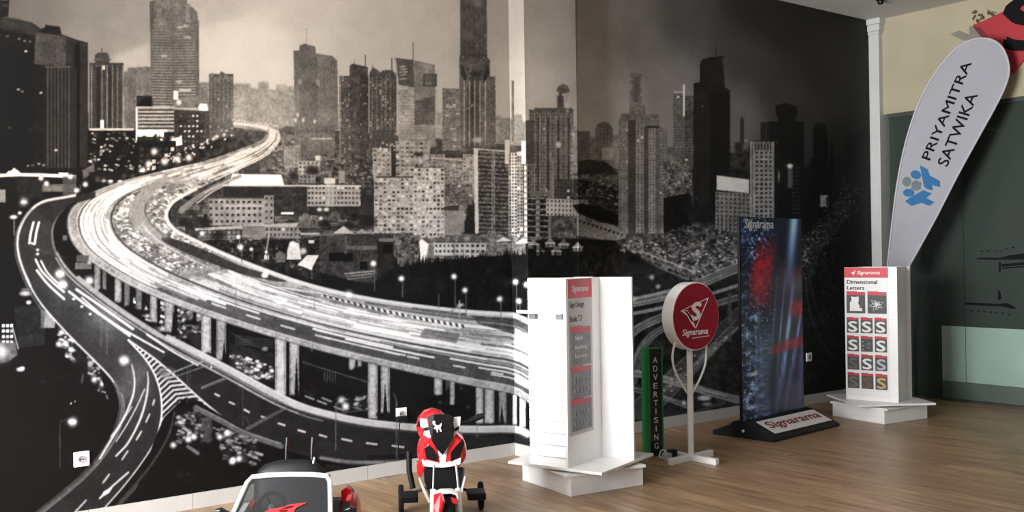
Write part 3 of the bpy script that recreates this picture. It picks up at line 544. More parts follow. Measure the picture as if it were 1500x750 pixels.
stroke([(88, 684), (88, 622), (92, 617), (103, 614)], 1.4, .4, .8); glow(106, 618, 5, .8); dot(106, 618, 6, 3, .98, 1); dot(104, 591, 1.5, 1.5, .8); dot(110, 588, 1.2, 1.2, .7); rect(166, 540, 167, 575, .2, .7); dot(171, 577, 1.5, 2, .8)
# --- under the viaduct
poly([(120, 380), (300, 440), (777, 575), (777, 700), (200, 700), (150, 560)], .095, tex=.03, ts=2)
speck([(185, 432), (296, 455), (300, 500), (235, 490)], 150, 3.0, [.75, .6, .35, .2, .9, .08], 1.5, .85); speck([(250, 430), (296, 452), (296, 470), (250, 460)], 30, 2, [.5, .3])
poly([(260, 480), (400, 520), (400, 560), (340, 540), (300, 520)], .17, tex=.04); stroke([(262, 497), (293, 474)], 2, .33, .8, sp=False); stroke([(335, 486), (400, 520)], 1.5, .3, .8, sp=False); hlines(345, 402, 492, 503, 3.6, .42, 1.4, .6, .12)
stroke([(437, 528), (480, 542), (540, 560)], 1.6, .42, .8); speck([(328, 520), (350, 520), (396, 535), (402, 555), (370, 556)], 120, 2.3, [.9, .7, .5, .3, .1], 1.5); dot(388, 511, 5, 3, .65, .8); glow(444, 496, 3, .8); rect(456, 492, 458, 515, .5, .6)
for x in range(5): stroke([(474 + 4 * x, 555 + (x % 2) * 3), (476 + 4 * x, 545), (475 + 4 * x, 560)], 1, .45, .7, sp=False)
for x, y in ((447, 580), (465, 587), (472, 583), (490, 596)): stroke([(x, y), (x + 13, y + 5)], 2.4, .6, .9, sp=False)
stroke([(437, 568), (460, 580)], 1.2, .25, .8, sp=False); speck([(500, 585), (545, 575), (550, 600), (505, 600)], 40, 2.4, [.7, .5, .3, .15], 1.8, .8); stroke([(490, 606), (540, 600)], 2, .4, .7, sp=False); stroke([(494, 640), (494, 590), (503, 585)], 1.2, .5, .8, sp=False); glow(500, 586, 4, .7); glow(506, 596, 4, .8)
stroke([(572, 570), (580, 585), (581, 610)], 2, .5, .7); speck([(640, 556), (690, 560), (690, 600), (645, 598)], 20, 3, [.2, .4, .14], 1, .7); dot(655, 563, 5, 5, .4, .8); glow(444, 496, 3, .7)
def pier(x0, x1, y0, y1, v=.64, sh=1):
    rect(x0, y0, x1, y1, v); rect(x0, y0, x0 + (x1 - x0) * .16, y1, v * .72, .7); rect(x1 - (x1 - x0) * .2, y0, x1, y1, v * .7, .7)
    if sh: poly([(x1, y0), (x1 + 5, y0), (x1 + 5, y1 - 4), (x1, y1)], .05)
    for i in range(6): dot(x0 - 3 + i * (x1 - x0 + 6) / 5, y1 + 1 + 2 * rng.random(), 4, 3 + 2 * rng.random(), .07, .95)
    a, b, c, d = bb(x0, y0, x1, y1); cv[c:d, a:b] += .05 * NZ[1][c:d, a:b]
for p in ((138, 147, 380, 428, .52), (150, 156, 382, 426, .42), (168, 178, 396, 445, .55), (182, 190, 400, 450, .4), (199, 208, 405, 455, .42), (220, 230, 425, 474, .6), (241, 255, 432, 488, .6), (277, 283, 444, 470, .45), (295, 309, 448, 519, .66), (317, 331, 456, 530, .58), (403, 419, 476, 580, .7), (424, 438, 484, 581, .62), (511, 521, 508, 544, .6), (524, 530, 510, 540, .55), (539, 553, 512, 615, .66), (558, 571, 518, 606, .62), (636, 648, 536, 580, .62), (659, 666, 542, 595, .6), (697, 708, 552, 622, .66), (710, 724, 554, 622, .66), (731, 742, 560, 622, .55), (751, 757, 566, 625, .85), (761, 770, 572, 628, .85)): pier(*p)
for x, y0, y1 in ((327, 500, 530), (433, 520, 585), (563, 560, 610), (253, 455, 488), (734, 590, 625)): poly([(x - 2, y1), (x + 1, y0), (x + 5, y1)], .06)
rect(376 / 1 - 1, 0, 376, 0, .1)
# --- main motorway
LO = [(392, 189), (392, 198), (378, 209), (345, 221), (300, 236), (235, 251), (170, 268), (125, 287), (104, 306), (98, 326), (103, 350), (118, 371), (150, 395), (190, 418), (240, 440), (300, 462), (380, 488), (470, 514), (560, 536), (640, 554), (700, 567), (754, 578), (778, 593), (800, 600)]
HI = [(407, 190), (411, 201), (405, 214), (386, 231), (345, 251), (300, 272), (262, 292), (249, 306), (247, 320), (258, 335), (285, 349), (340, 374), (400, 397), (450, 414), (520, 431), (600, 444), (680, 453), (740, 457), (754, 458), (778, 468), (800, 474)]
LOs = resamp(spl(LO, 12), 260); HIs = resamp(spl(HI, 12), 260)
def lane(s): return LOs * (1 - s) + HIs * s
def zone(s0, s1, t0, t1, v, al=1.0, tex=0.0):
    i0, i1 = int(t0 * 259), int(t1 * 259) + 1; A = lane(s0)[i0:i1]; Bz = lane(s1)[i0:i1]
    poly(np.vstack([A, Bz[::-1]])[::1], v, al, tex, 1)
def trail(s, t0, t1, w, v, al=.9, soft=.7, ds=0.0):
    i0, i1 = int(t0 * 259), int(t1 * 259) + 1; k = np.linspace(0, 1, i1 - i0)[:, None]
    P = (LOs[i0:i1] * (1 - s - ds * k) + HIs[i0:i1] * (s + ds * k)); P = P[::3] if len(P) > 6 else P
    if len(P) > 1: stroke(P, w, v, al, soft, sp=False)
poly([(340, 186), (392, 194), (380, 208), (345, 220), (310, 232), (300, 226), (345, 204)], .2, tex=.1)
stroke([(343, 181), (365, 183), (388, 187), (402, 195)], [3, 5, 9], .84, .95, 1.2)
for k in range(16): dot(342 + 4.2 * k, 176 + .5 * k + rng.uniform(-1.5, 1.5), 1.3, 1.1, .9, .9)
stroke([(352, 258), (318, 272), (286, 292), (266, 308)], [5, 9], .5, .9, 1); stroke([(352, 262), (318, 277), (288, 298)], 1.6, .85, .8); stroke([(340, 262), (300, 282)], 1.4, .8, .7)
zone(0, 1, 0, 1, .60, tex=.05)
# far glow of head lamps
zone(0, 1, 0, .16, .80, .9, .12)
for i in range(120): trail(rng.uniform(.02, .98), *(lambda a: (a, min(a + rng.uniform(.02, .07), .3)))(rng.uniform(0, .26)), rng.uniform(.8, 2), rng.choice([.95, .9, .35, .45, .3]), .7)
# carriageway nearest the ramp: very bright in the bend, asphalt further on
zone(.09, .36, .18, .47, .55, .8, .05); zone(.10, .36, .45, 1, .31, 1, .02); zone(.10, .30, .47, .60, .40, .5)
for i in range(34):
    t0 = rng.uniform(.14, .42); trail(rng.uniform(.1, .37), t0, min(t0 + rng.uniform(.05, .16), .54), rng.uniform(1.2, 3.2), rng.choice([.95, .88, .8, .66, .5]), .8, .7, rng.uniform(-.03, .03))
for s, w_ in ((.13, 2.4), (.17, 3), (.22, 3.4), (.27, 3.6), (.32, 2.6)): trail(s, .22, .44, w_, 1.0, .92)
for s in (.105, .34): trail(s, .2, 1, 1.6, .75, .7)
for i in range(30): trail(rng.uniform(.33, .5), *(lambda a: (a, min(a + rng.uniform(.08, .3), 1)))(rng.uniform(.4, .95)), rng.uniform(1, 2.6), rng.choice([.93, .85, .78, .3, .4]), .8, .6)
for s, a, b, w in ((.27, .46, .53, 3), (.30, .44, .58, 2.2), (.30, .66, .78, 2.6), (.27, .71, .84, 2.4), (.22, .68, .8, 1.8), (.25, .9, 1, 2), (.19, .92, 1, 1.6), (.30, .86, 1, 2.4)): trail(s, a, b, w, .95)
for a in (.52, .57, .62, .67, .77, .80, .865, .92): trail(.215, a, a + .018, 2.2, .85)
# main barrier
trail(.405, .24, 1, [2.4, 2.4, 3.4], .16, .9); trail(.425, .24, 1, 1.2, .7, .8); trail(.385, .3, 1, 1.2, .62, .7)
# middle carriageway
zone(.44, .84, .46, 1, .74, .75, .06)
for i in range(64): trail(rng.uniform(.45, .84), *(lambda a: (a, min(a + rng.uniform(.05, .22), 1)))(rng.uniform(.42, .97)), rng.uniform(1.2, 3.6), rng.choice([.93, .88, .82, .97, .5, .42, .35]), .75, .8)
for s, a, b, w in ((.49, .6, 1, 3.5), (.56, .5, .9, 4), (.72, .5, .72, 4.5), (.66, .56, .8, 4), (.62, .45, .62, 4)): trail(s, a, b, w, .94, .8, 1.2)
for i in range(60): trail(rng.uniform(.45, .85), *(lambda a: (a, min(a + rng.uniform(.03, .12), 1)))(rng.uniform(.44, .97)), rng.uniform(.8, 2.2), rng.choice([.3, .4, .5, .25]), .6, .7)
for i in range(40): trail(rng.uniform(.11, .37), *(lambda a: (a, min(a + rng.uniform(.02, .08), .5)))(rng.uniform(.2, .44)), rng.uniform(.8, 1.8), rng.choice([.35, .45, .55]), .6, .6)
zone(.52, .66, .80, .86, .38, .7); zone(.47, .52, .62, .7, .4, .5)
# queueing cars in the bend, tongue shaped island
zone(.42, 1.0, .19, .45, .46, .75, .10)
CARS = np.vstack([lane(.43)[52:112], lane(.66)[52:112][::-1]]); speck(CARS[::4], 420, 1.9, [.85, .7, .95, .28, .36, .5], 1.5, .85)
CARS = np.vstack([lane(.76)[40:104], lane(.97)[40:104][::-1]]); speck(CARS[::4], 330, 1.8, [.85, .7, .95, .28, .36, .5], 1.5, .85)
poly(spl([(246, 256), (222, 268), (203, 284), (191, 302), (189, 318), (198, 334), (214, 348), (228, 358), (238, 352), (236, 341), (220, 326), (212, 312), (214, 298), (226, 282), (244, 268)], 5), .55, tex=.03); stroke([(213, 300), (213, 314), (224, 330), (240, 345)], 2, .3, .8)
for s in (.70, .84, .9, .95): trail(s, .30, .5, 1.6, .82, .6)
# dark median widening, upper carriageway
poly(spl([(236, 346), (262, 352), (300, 366), (350, 388), (400, 404), (420, 412), (400, 412), (350, 400), (300, 382), (262, 366), (240, 354)], 4), .2, .9, .03); rect(236, 342, 250, 352, .3, .8); dot(240, 345, 6, 4, .55, .7)
zone(.86, .95, .56, 1, .36, .9, .03)
for i in range(14): trail(rng.uniform(.87, .96), *(lambda a: (a, min(a + rng.uniform(.06, .2), 1)))(rng.uniform(.46, .95)), rng.uniform(1, 2.2), rng.choice([.8, .7, .55]), .7)
trail(.975, .2, 1, 4.6, .80, .9); trail(1.005, .3, 1, 1.2, .2, .7); trail(.945, .42, .66, 2.2, .7, .7)
# chevron kerb
for k in range(24):
    t = k / 23; x = 470 + 200 * t; y = 430.5 + 43 * t + 3 * math.sin(t * 3); w = 2.2 + 2.6 * t
    poly([(x, y), (x + w, y + .6), (x + w + 2, y + 4 + 2.2 * t), (x + 2, y + 3.4 + 2.2 * t)], .9 if k % 1 == 0 else .3); poly([(x + w, y + .6), (x + w + 4.2, y + 1.4), (x + w + 6, y + 5 + 2.2 * t), (x + w + 2, y + 4 + 2.2 * t)], .22)
stroke([(400, 420), (440, 425), (470, 430)], 2, .8, .8); dot(511, 432, 4, 3, .95); glow(511, 432, 5, .7); dot(388, 403, 5, 4, .95)
poly([(690, 462), (754, 466), (778, 478), (778, 500), (754, 490), (700, 474)], .26, .85, .05); stroke([(690, 470), (754, 478), (778, 492)], 2, .6, .7); stroke([(654, 462), (664, 454), (676, 446)], 3, .5, .8, sp=False); rect(672, 440, 674, 470, .6, .8); dot(675, 447, 6, 3, .7, .7); dot(600, 463, 5, 4, .6, .7)
poly([(754, 480), (778, 492), (778, 520), (754, 508)], .95, .6); poly([(754, 545), (778, 560), (778, 572), (754, 560)], .9, .6)
# parapet below
trail(.105, .22, 1, 2.0, .22, .8); zone(.0, .095, .30, 1, .60, 1, .05); zone(0, .085, .2, .32, .55, .9, .03); trail(.09, .2, 1, 1.3, .74, .8); trail(.0, .22, 1, 1.8, .30, .7); trail(.02, .2, .5, 1, .8, .6)
for t in np.linspace(.42, .99, 150): trail(.055, t, t + .0005, 1, .45, .5)
rect(112, 374, 130, 384, .35); rect(110, 385, 134, 394, .42); glow(131, 411, 5, .75); dot(131, 411, 4, 3, .98); glow(131, 384, 3, .6); rect(92, 345, 98, 352, .5, .8)
# --- ramp loop on the left
RO = [(140, 281), (100, 288), (62, 296), (40, 314), (27, 342), (27, 372), (38, 405), (58, 442), (98, 488), (148, 538), (168, 562), (178, 588), (175, 618), (160, 652), (130, 690), (92, 724), (52, 756), (20, 782)]
RI = [(140, 290), (112, 298), (92, 310), (79, 330), (77, 350), (84, 374), (104, 402), (148, 438), (200, 474), (262, 512), (330, 548), (400, 586), (450, 606)]
ROs = spl(RO, 8); RIs = spl(RI, 8)
GO = spl([(188, 498), (216, 530), (231, 560), (237, 592), (235, 620), (226, 648), (206, 680), (178, 716), (142, 756), (120, 780)], 8)      # edge of the left branch
GR = spl([(188, 498), (222, 522), (258, 552), (300, 590), (345, 624), (400, 652), (480, 676), (560, 690), (760, 690)], 8)               # edge of the right branch
poly(np.vstack([ROs, GO[::-1], RIs[:68:1][::-1]]), .20, tex=.01, ts=2)
RB = spl([(150, 440), (200, 474), (262, 512), (330, 548), (400, 586), (450, 604), (500, 614), (580, 628), (680, 636), (778, 640)], 8)
poly(np.vstack([[(188, 498)], RB, GR[::-1]]), .17, tex=.012, ts=2)
poly(np.vstack([ROs[20:90], RIs[24:72][::-1]]), .26, .6); 
for x, y, r in ((170, 470, 26), (150, 455, 22), (200, 545, 18), (195, 580, 22), (90, 420, 16)):
    a, b, c, d = bb(x - 3 * r, y - 3 * r, x + 3 * r, y + 3 * r); X, Y = xy(a, b, c, d); cv[c:d, a:b] += .10 * np.exp(-((X - x) ** 2 + (Y - y) ** 2) / (2. * r * r)) * (cv[c:d, a:b] > .15)
stroke(ROs[6:52:3], 3.4, .85, .95, 1); stroke(ROs[48:84:3], 2.4, .86, .9, .6); stroke(ROs[80:137:3], 4.5, .42, .9, 1.2); stroke(ROs[84:137:3] + [3.5, 1], 1.4, .6, .8); stroke(ROs[84:137:3] + [-3.5, -2], 1.4, .5, .7); stroke(ROs[20:60:3] + [-3.5, 3], 2.6, .5, .7, 1)
stroke(RIs[8:70:3], 3.4, .5, .9, 1); stroke(RIs[40:97:3] + [2, -3], 6.5, .64, .95, .8); stroke(RIs[40:97:3] + [-2, 3.5], 1.6, .75, .9); stroke(RIs[40:80:3] + [-1, 1.5], 1.6, .2, .8)
stroke(RIs[10:50:3] + [4, -3], 4, .07, .9, 1)
for P, w in (([(49, 326), (45, 342), (43, 356)], 3.2), ([(57, 326), (53, 342), (51, 357)], 3.2), ([(46, 356), (50, 358)], 2), ([(52, 380), (62, 398), (80, 416), (94, 428)], 2.6), ([(60, 382), (70, 400), (86, 416)], 2.2), ([(54, 396), (70, 416), (94, 438)], 3), ([(101, 427), (128, 448), (160, 470), (190, 492)], 3), ([(112, 424), (150, 450), (195, 482)], 3.2), ([(120, 436), (150, 462), (176, 482)], 2), ([(150, 462), (180, 482), (240, 516)], 2.2), ([(215, 490), (255, 516), (290, 535)], 2)):
    stroke(P, w, .95, .95)
for x, y in ((108, 438), (120, 449), (132, 460), (55, 366), (55, 372)): dot(x, y, 2.4, 1.8, .9)
for x, y in ((92, 417), (88, 401), (182, 528)): glow(x, y, 6, .75); dot(x, y, 5.5, 3, 1)
for P, w in (([(193, 534), (196, 548), (197, 565), (193, 585), (180, 615), (162, 645), (146, 672)], [1.5, 3, 2.6]), ([(216, 545), (217, 560), (214, 585), (205, 615), (188, 648), (170, 668)], [1.5, 3, 2.6]), ([(212, 570), (200, 596), (186, 622), (170, 647)], 1.6), ([(193, 596), (176, 622), (162, 640)], 1.4)): stroke(P, w, .85, .9)
for p, q in (((226, 586), (224, 593)), ((219, 607), (214, 618)), ((207, 632), (200, 644)), ((187, 661), (179, 673)), ((160, 695), (151, 707)), ((126, 733), (110, 750))): stroke([p, q], 2.4, .8, .9, sp=False)
stroke([(188, 692), (165, 712), (146, 730)], 2.6, .85, .9); poly([(152, 720), (166, 712), (160, 722), (146, 730)], .85)
stroke(GO[::3], 1.8, .85, .9); stroke(GO[28:72:3] + [14, 8], 3, .32, .8, 1); stroke(np.array([(262, 612), (248, 650), (222, 690), (196, 716), (170, 745), (150, 770)]), 2.6, .36, .8, 1)
stroke([(100, 379), (46, 363)], 1, .5, .4, sp=False)
# hatched gore
HM = pmask(np.vstack([GO[:40:2], [(234, 640)], [(256, 606), (268, 588), (286, 586)], [(345, 624)], GR[:32:2][::-1]]))
m_, a, b, c, d = HM; X, Y = xy(a, b, c, d)
mid = 214 + (Y - 500) * .56; u = np.where(X < mid, Y + (X - mid) * .62, Y + (X - mid) * .1); k = (np.mod(u, 6.0) < 2.5)
reg = cv[c:d, a:b]; cv[c:d, a:b] = np.where(m_, np.where(k, .74, .17), reg)
a, b, c, d = bb(228, 536, 258, 552); dot(243, 545, 14, 8, .42, .8); stroke(GR[:33:2], 2.2, .86, .95); stroke(GO[:40:2], 2.2, .88, .95)
for k in range(5): rect(238, 538, 250, 541, .3, .1)
poly([(228, 640), (240, 612), (262, 590), (272, 582), (290, 586), (345, 622), (420, 660), (510, 682), (560, 690), (560, 770), (150, 770), (200, 716)], .085, tex=.02, ts=2)
stroke(np.array([(256, 604), (246, 640), (222, 680), (196, 712), (160, 752)]), 3, .33, .8, 1); stroke(np.array([(286, 598), (320, 615), (360, 636), (412, 654)]), 7, .40, .9, 1); stroke(np.array([(286, 594), (320, 611), (360, 632), (412, 650)]), 1.6, .6, .8)
pier(293, 311, 612, 650, .3, 0); speck([(255, 612), (292, 600), (296, 640), (262, 650)], 70, 3, [.35, .5, .2, .7, .1], 1.3, .8); speck([(316, 625), (380, 645), (378, 685), (325, 672)], 90, 3.2, [.45, .6, .3, .2, .75, .08], 1.5, .8)
for x, y in ((254, 652), (276, 644), (284, 640), (322, 640), (332, 634), (342, 674), (350, 672), (340, 676)): glow(x, y, 3.4, .85)
stroke([(275, 654), (290, 664)], 5, .5, .8, sp=False); speck([(255, 690), (285, 690), (285, 706), (255, 706)], 14, 3, [.2, .16], 1, .7)
# right branch details
for P in (((315, 577), (321, 580)), ((336, 589), (343, 592)), ((358, 600), (365, 604)), ((383, 610), (391, 613)), ((408, 620), (417, 623)), ((437, 630), (447, 633)), ((468, 637), (478, 640)), ((501, 643), (515, 646)), ((537, 649), (552, 651)), ((575, 653), (591, 655))): stroke(P, 2.4, .8, .95, sp=False)
stroke([(296, 568), (330, 554)], 4, .42, .9, sp=False); stroke([(362, 628), (418, 598)], 5, .36, .9, sp=False); stroke([(360, 610), (368, 628)], 2, .3, .8, sp=False); rect(355, 560, 356, 625, .33, .8)
stroke([(238, 552), (282, 534), (310, 526)], 2, .6, .9, sp=False); stroke([(242, 557), (310, 533)], 1.6, .5, .9, sp=False); rect(308, 524, 311, 540, .7); rect(274, 536, 275, 590, .4, .7); rect(278, 528, 279, 570, .4, .7)
UPB = spl([(245, 494), (290, 517), (345, 546), (400, 576), (440, 595), (485, 608), (540, 619), (620, 627), (700, 629), (754, 629), (778, 638)], 8)
stroke(UPB[::3], [6, 10, 10, 11], .68, 1, .9); stroke(UPB[::3] + [0, -4], 1.6, .82, .8); stroke(UPB[::3] + [-1, 7], 1.8, .3, .8); stroke(UPB[:40:3] + [-6, 10], 1.6, .6, .8)
stroke([(470, 671), (520, 677), (600, 676), (660, 668)], 5, .50, .9, 1.4); stroke([(540, 670), (590, 668)], 6, .07, .8); stroke([(480, 684), (520, 690), (560, 690)], 8, .2, .7, 2)
poly([(500, 686), (560, 684), (640, 670), (640, 700), (500, 720)], .1); rect(694, 560, 696, 560, .1)
for x, y0, y1 in ((491, 590, 660), (580, 605, 672), (345, 420, 455), (460, 432, 450), (147, 462, 508), (156, 470, 520), (698, 600, 640), (642, 430, 452)): rect(x, y0, x + 1.1, y1, .45, .7)
for x, y, yb in ((547, 386, 427), (588, 408, 436), (665, 405, 448), (681, 425, 468), (732, 438, 470), (755, 413, 455), (760, 441, 470), (771, 417, 470), (352, 362, 384)): lamp(x, y, yb)
for x, y, s in ((296, 342, .8), (349, 347, .7), (390, 369, .5), (455, 393, .6), (368, 365, .6)): lamp(x, y, y + 16, s)
# print softness: hazy glow round the far carriageway, bloom from bright lights, blotchy facades
X, Y = xy(*bb(OX, OY, OX + CW, OY + CH)); PRE = cv.copy()
hz_ = .42 * np.exp(-((X - 395) / 75.) ** 2 - ((Y - 172) / 42.) ** 2); cv = cv * (1 - hz_) + .66 * hz_
hz_ = .20 * np.exp(-((X - 640) / 190.) ** 2 - ((Y - 205) / 32.) ** 2) + .22 * np.exp(-((X - 880) / 60.) ** 2 - ((Y - 222) / 22.) ** 2); cv = cv * (1 - hz_) + .55 * hz_
ns_ = np.ones_like(cv); ns_[:_d] = np.clip(np.abs(PRE[:_d] - SKY0) * 40, .08, 1)
ns_ *= np.clip((.85 - cv) / .3, .15, 1)
cv *= 1 + ns_ * (.075 * NZ[3] + .07 * NZ[1] + .05 * NZ[0])
cv = (.8 * cv + .2 * boxblur(cv, 1)).astype(np.float32)
br_ = np.clip(cv - .62, 0, 1); br_[:(235 - OY) * SS] *= .25
cv += .10 * boxblur(br_, 7) + .16 * boxblur(br_, 24)
# fine print seams and grain
for x in (230, 495, 640, 1009, 1122): rect(x, -340, x + .8, 700, .5, .05)
cv += .010 * NZ[0]
k_ = np.clip((X - 838) / 14, 0, 1) * np.clip((Y - 325) / 70, 0, 1); k_ = k_ * np.clip((1272 - X) / 110, .35, 1); cv = (cv * (1 + .75 * k_) + .045 * k_).astype(np.float32)  # lower right ink lightened to make up for the dim light there
np.clip(cv, .02, 1, out=cv); cv = .45 * cv + .55 * cv * cv * (3 - 2 * cv)
img = cv.reshape(CH, SS, CW, SS).mean((1, 3))
yy_ = (np.arange(CH) + OY)[:, None]; xx_ = (np.arange(CW) + OX)[None]
sep = np.clip((430 - yy_) / 200, 0, 1) * np.clip((1270 - xx_) / 500, .25, 1)
LUM = np.where(img <= .04045, img / 12.92, ((img + .055) / 1.055) ** 2.4)
TINT = np.stack([.985 + .145 * sep, 1.0 - .01 * sep, 1.035 - .185 * sep], -1)
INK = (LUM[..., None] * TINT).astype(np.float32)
del cv
mural_mat = attr_mat('mural_print', .5, .18, .04)
def mural_mesh(name, O, U, us, zs, parent, gain, normal_flip=False):
    """vertical printed sheet: points O + U*u at heights zs; ink looked up where each point falls in the drawing"""
    us = np.asarray(us); zs = np.asarray(zs); nu, nz = len(us), len(zs)
    P = np.zeros((nz, nu, 3)); P[..., 0] = O[0] + U[0] * us; P[..., 1] = O[1] + U[1] * us; P[..., 2] = zs[:, None]
    V = P.reshape(-1, 3); px, py = proj(V)
    fx = np.clip(px - OX - .5, 0, CW - 2); fy = np.clip(py - OY - .5, 0, CH - 2); i = fx.astype(int); j = fy.astype(int); fx = (fx - i)[:, None]; fy = (fy - j)[:, None]
    C = (INK[j, i] * (1 - fx) + INK[j, i + 1] * fx) * (1 - fy) + (INK[j + 1, i] * (1 - fx) + INK[j + 1, i + 1] * fx) * fy
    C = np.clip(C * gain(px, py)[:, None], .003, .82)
    me = bpy.data.meshes.new(name); me.vertices.add(nu * nz); me.vertices.foreach_set('co', V.astype(np.float32).ravel())
    q = (np.arange(nz - 1)[:, None] * nu + np.arange(nu - 1)[None]).ravel()
    F = np.stack([q, q + 1, q + nu + 1, q + nu], 1)
    if normal_flip: F = F[:, ::-1]
    me.loops.add(F.size); me.loops.foreach_set('vertex_index', F.ravel().astype(np.int32)); me.polygons.add(len(F))
    me.polygons.foreach_set('loop_start', np.arange(0, F.size, 4, dtype=np.int32)); me.polygons.foreach_set('loop_total', np.full(len(F), 4, np.int32))
    me.update(calc_edges=True)
    at = me.color_attributes.new('ink', 'FLOAT_COLOR', 'POINT'); at.data.foreach_set('color', np.concatenate([C, np.ones((len(C), 1))], 1).astype(np.float32).ravel())
    me.materials.append(mural_mat); o = bpy.data.objects.new(name, me); COL.objects.link(o); o.parent = parent; return o

# ------------------------------------------------------------------ the room
Y1, Y2, XB, ZC = 6.02, 6.08, 9.50, 3.92
PX0 = float(on_y(754, 640, Y1)[0]); PY = float(on_x(777, 640, PX0)[1]); PX1 = float(on_y(845, 200, PY)[0])
plaster = mat('grey_plaster', (.36, .36, .35), .8, noise=.05, nscale=3)
slate = mat('slate_grey_wall', (.13, .13, .135), .8, noise=.05, nscale=3)
ceil_m = mat('ceiling_paint', (.58, .58, .56), .7, noise=.04, nscale=2)
cream = mat('cream_paint', rgb(172, 163, 138), .75, noise=.07, nscale=2.5, bump=.05)
tile_m = mat('pale_skirting_tile', rgb(184, 183, 180), .3, noise=.04, nscale=5)
w = MB().box(-2.8, PX0 + .1, Y1, Y1 + .2, 0, ZC).box(PX0 + .1, XB + .2, Y2, Y2 + .2, 0, ZC)
wall_left = struct(w.build('wall_left', plaster))
pillar = struct(MB().box(PX0, PX1, PY, Y2 + .05, 0, ZC).build('wall_pillar', plaster))
struct(MB().box(-2.8, XB + .3, -3.8, Y2 + .2, ZC, ZC + .12).build('ceiling', ceil_m))
# wall behind the camera with the entrance opening, shop front wall with its wide window
struct(MB().box(-2.8, -2.2, -3.8, -3.6, 0, ZC).box(3.4, XB + .2, -3.8, -3.6, 0, ZC).box(-2.2, 3.4, -3.8, -3.6, 3.0, ZC).build('wall_front', slate))
wb = MB().box(-2.8, -2.6, -3.6, 1.85, 0, ZC).box(-2.8, -2.6, 5.55, Y1, 0, ZC).box(-2.8, -2.6, 1.85, 5.55, 3.25, ZC).box(-2.8, -2.6, 1.85, 5.55, 0, .12)
struct(wb.build('wall_back', slate))
alu = mat('white_aluminium', (.6, .6, .6), .4, .3, noise=.03)
win2 = MB()
win2.box(-2.64, -2.59, 1.85, 5.55, 3.19, 3.25)
w2o = struct(win2.build('window_2', alu)); MB().box(-2.64, -2.59, 1.85, 5.55, .12, .18).build('sill_rail', alu, w2o)
for y in (1.85, 3.1, 4.3, 5.5): MB().box(-2.64, -2.59, y, y + .05, .18, 3.19).build('mullion', alu, w2o)
struct(MB().box(XB, XB + .18, -3.6, Y2, 2.92, ZC).build('wall_right', cream))
# --- glass partition under the cream wall
gm = bpy.data.materials.new('dark_green_glass'); gm.use_nodes = True; _N = gm.node_tree.nodes; _L = gm.node_tree.links
_p = _N['Principled BSDF']; _p.inputs['Base Color'].default_value = (*rgb(70, 80, 74), 1); _p.inputs['Roughness'].default_value = .22
_t = _N.new('ShaderNodeBsdfTransparent'); _t.inputs[0].default_value = (.30, .38, .33, 1); _mx = _N.new('ShaderNodeMixShader'); _mx.inputs[0].default_value = .35
_nz = _N.new('ShaderNodeTexNoise'); _nz.inputs['Scale'].default_value = 1.2; _rp = _N.new('ShaderNodeMapRange'); _rp.inputs[3].default_value = .18; _rp.inputs[4].default_value = .32
_L.new(_nz.outputs[0], _rp.inputs[0]); _L.new(_rp.outputs[0], _p.inputs['Roughness'])
_L.new(_p.outputs[0], _mx.inputs[1]); _L.new(_t.outputs[0], _mx.inputs[2]); _L.new(_mx.outputs[0], _N['Material Output'].inputs[0])
frost = mat('pale_frosted_film', rgb(150, 176, 163), .35, noise=.06, nscale=3)
dark_frame = mat('dark_green_frame', rgb(58, 66, 60), .5, noise=.05)
YG = [5.93, 5.14, 3.94, 2.74, 1.54, .34, -.86, -2.2, -3.6]
window_1 = struct(MB().box(XB + .03, XB + .12, -3.6, 5.93, 2.88, 2.92).box(XB + .02, XB + .13, -3.6, 5.93, 0, .015).build('window_1', dark_frame), 'dark green glass partition with pale frosted lower panels')
for i in range(len(YG) - 1):
    MB().box(XB + .05, XB + .062, YG[i + 1] + .002, YG[i] - .002, .015, 2.88).build('glass_pane', gm, window_1)
fz = float(on_x(1400, 478, XB + .045)[2]); fy0 = float(on_x(1380, 500, XB + .045)[1]); fyj = float(on_x(1415, 520, XB + .045)[1])
fz0 = float(on_x(1415, 560, XB + .045)[2])
for y0, y1 in ((fyj + .003, fy0), (2.75, fyj - .003)):
    MB().box(XB + .042, XB + .049, y0, y1, fz0, fz).build('frosted_panel', frost, window_1)
low_film = mat('grey_green_film', rgb(84, 97, 90), .4, noise=.08, nscale=2)
MB().box(XB + .043, XB + .049, 2.75, fy0, .02, fz0 - .003).build('lower_panel', low_film, window_1)  # darker band along the bottom of the frosted panels
# room beyond the glass, dim
dim = mat('dim_grey_wall', (.22, .25, .23), .8, noise=.05)
struct(MB().box(XB + 2.6, XB + 2.7, -3.6, Y2, 0, 2.92).box(XB + .2, XB + 2.6, Y2 - .02, Y2 + .1, 0, 2.92).box(XB + .2, XB + 2.6, -3.7, -3.6, 0, 2.92).box(XB + .18, XB + 2.7, -3.6, Y2, 2.95, 3.05).build('wall_beyond', dim))
# --- corner post with a small capital
PYE = float(on_x(1289, 200, XB - .07)[1])
post_m = mat('grey_white_post', rgb(198, 202, 198), .45, noise=.04, nscale=3)
post = struct(MB().box(XB - .07, XB + .18, PYE, Y2, 0, ZC).build('trim_1', post_m, bevel=.004), 'white boxed corner post between mural and cream wall')
MB().box(XB - .095, XB + .18, PYE - .025, Y2, ZC - .13, ZC - .06).box(XB - .085, XB + .18, PYE - .012, Y2, ZC - .16, ZC - .13).box(XB - .11, XB + .18, PYE - .04, Y2, ZC - .06, ZC).build('capital', post_m, post, bevel=.006)
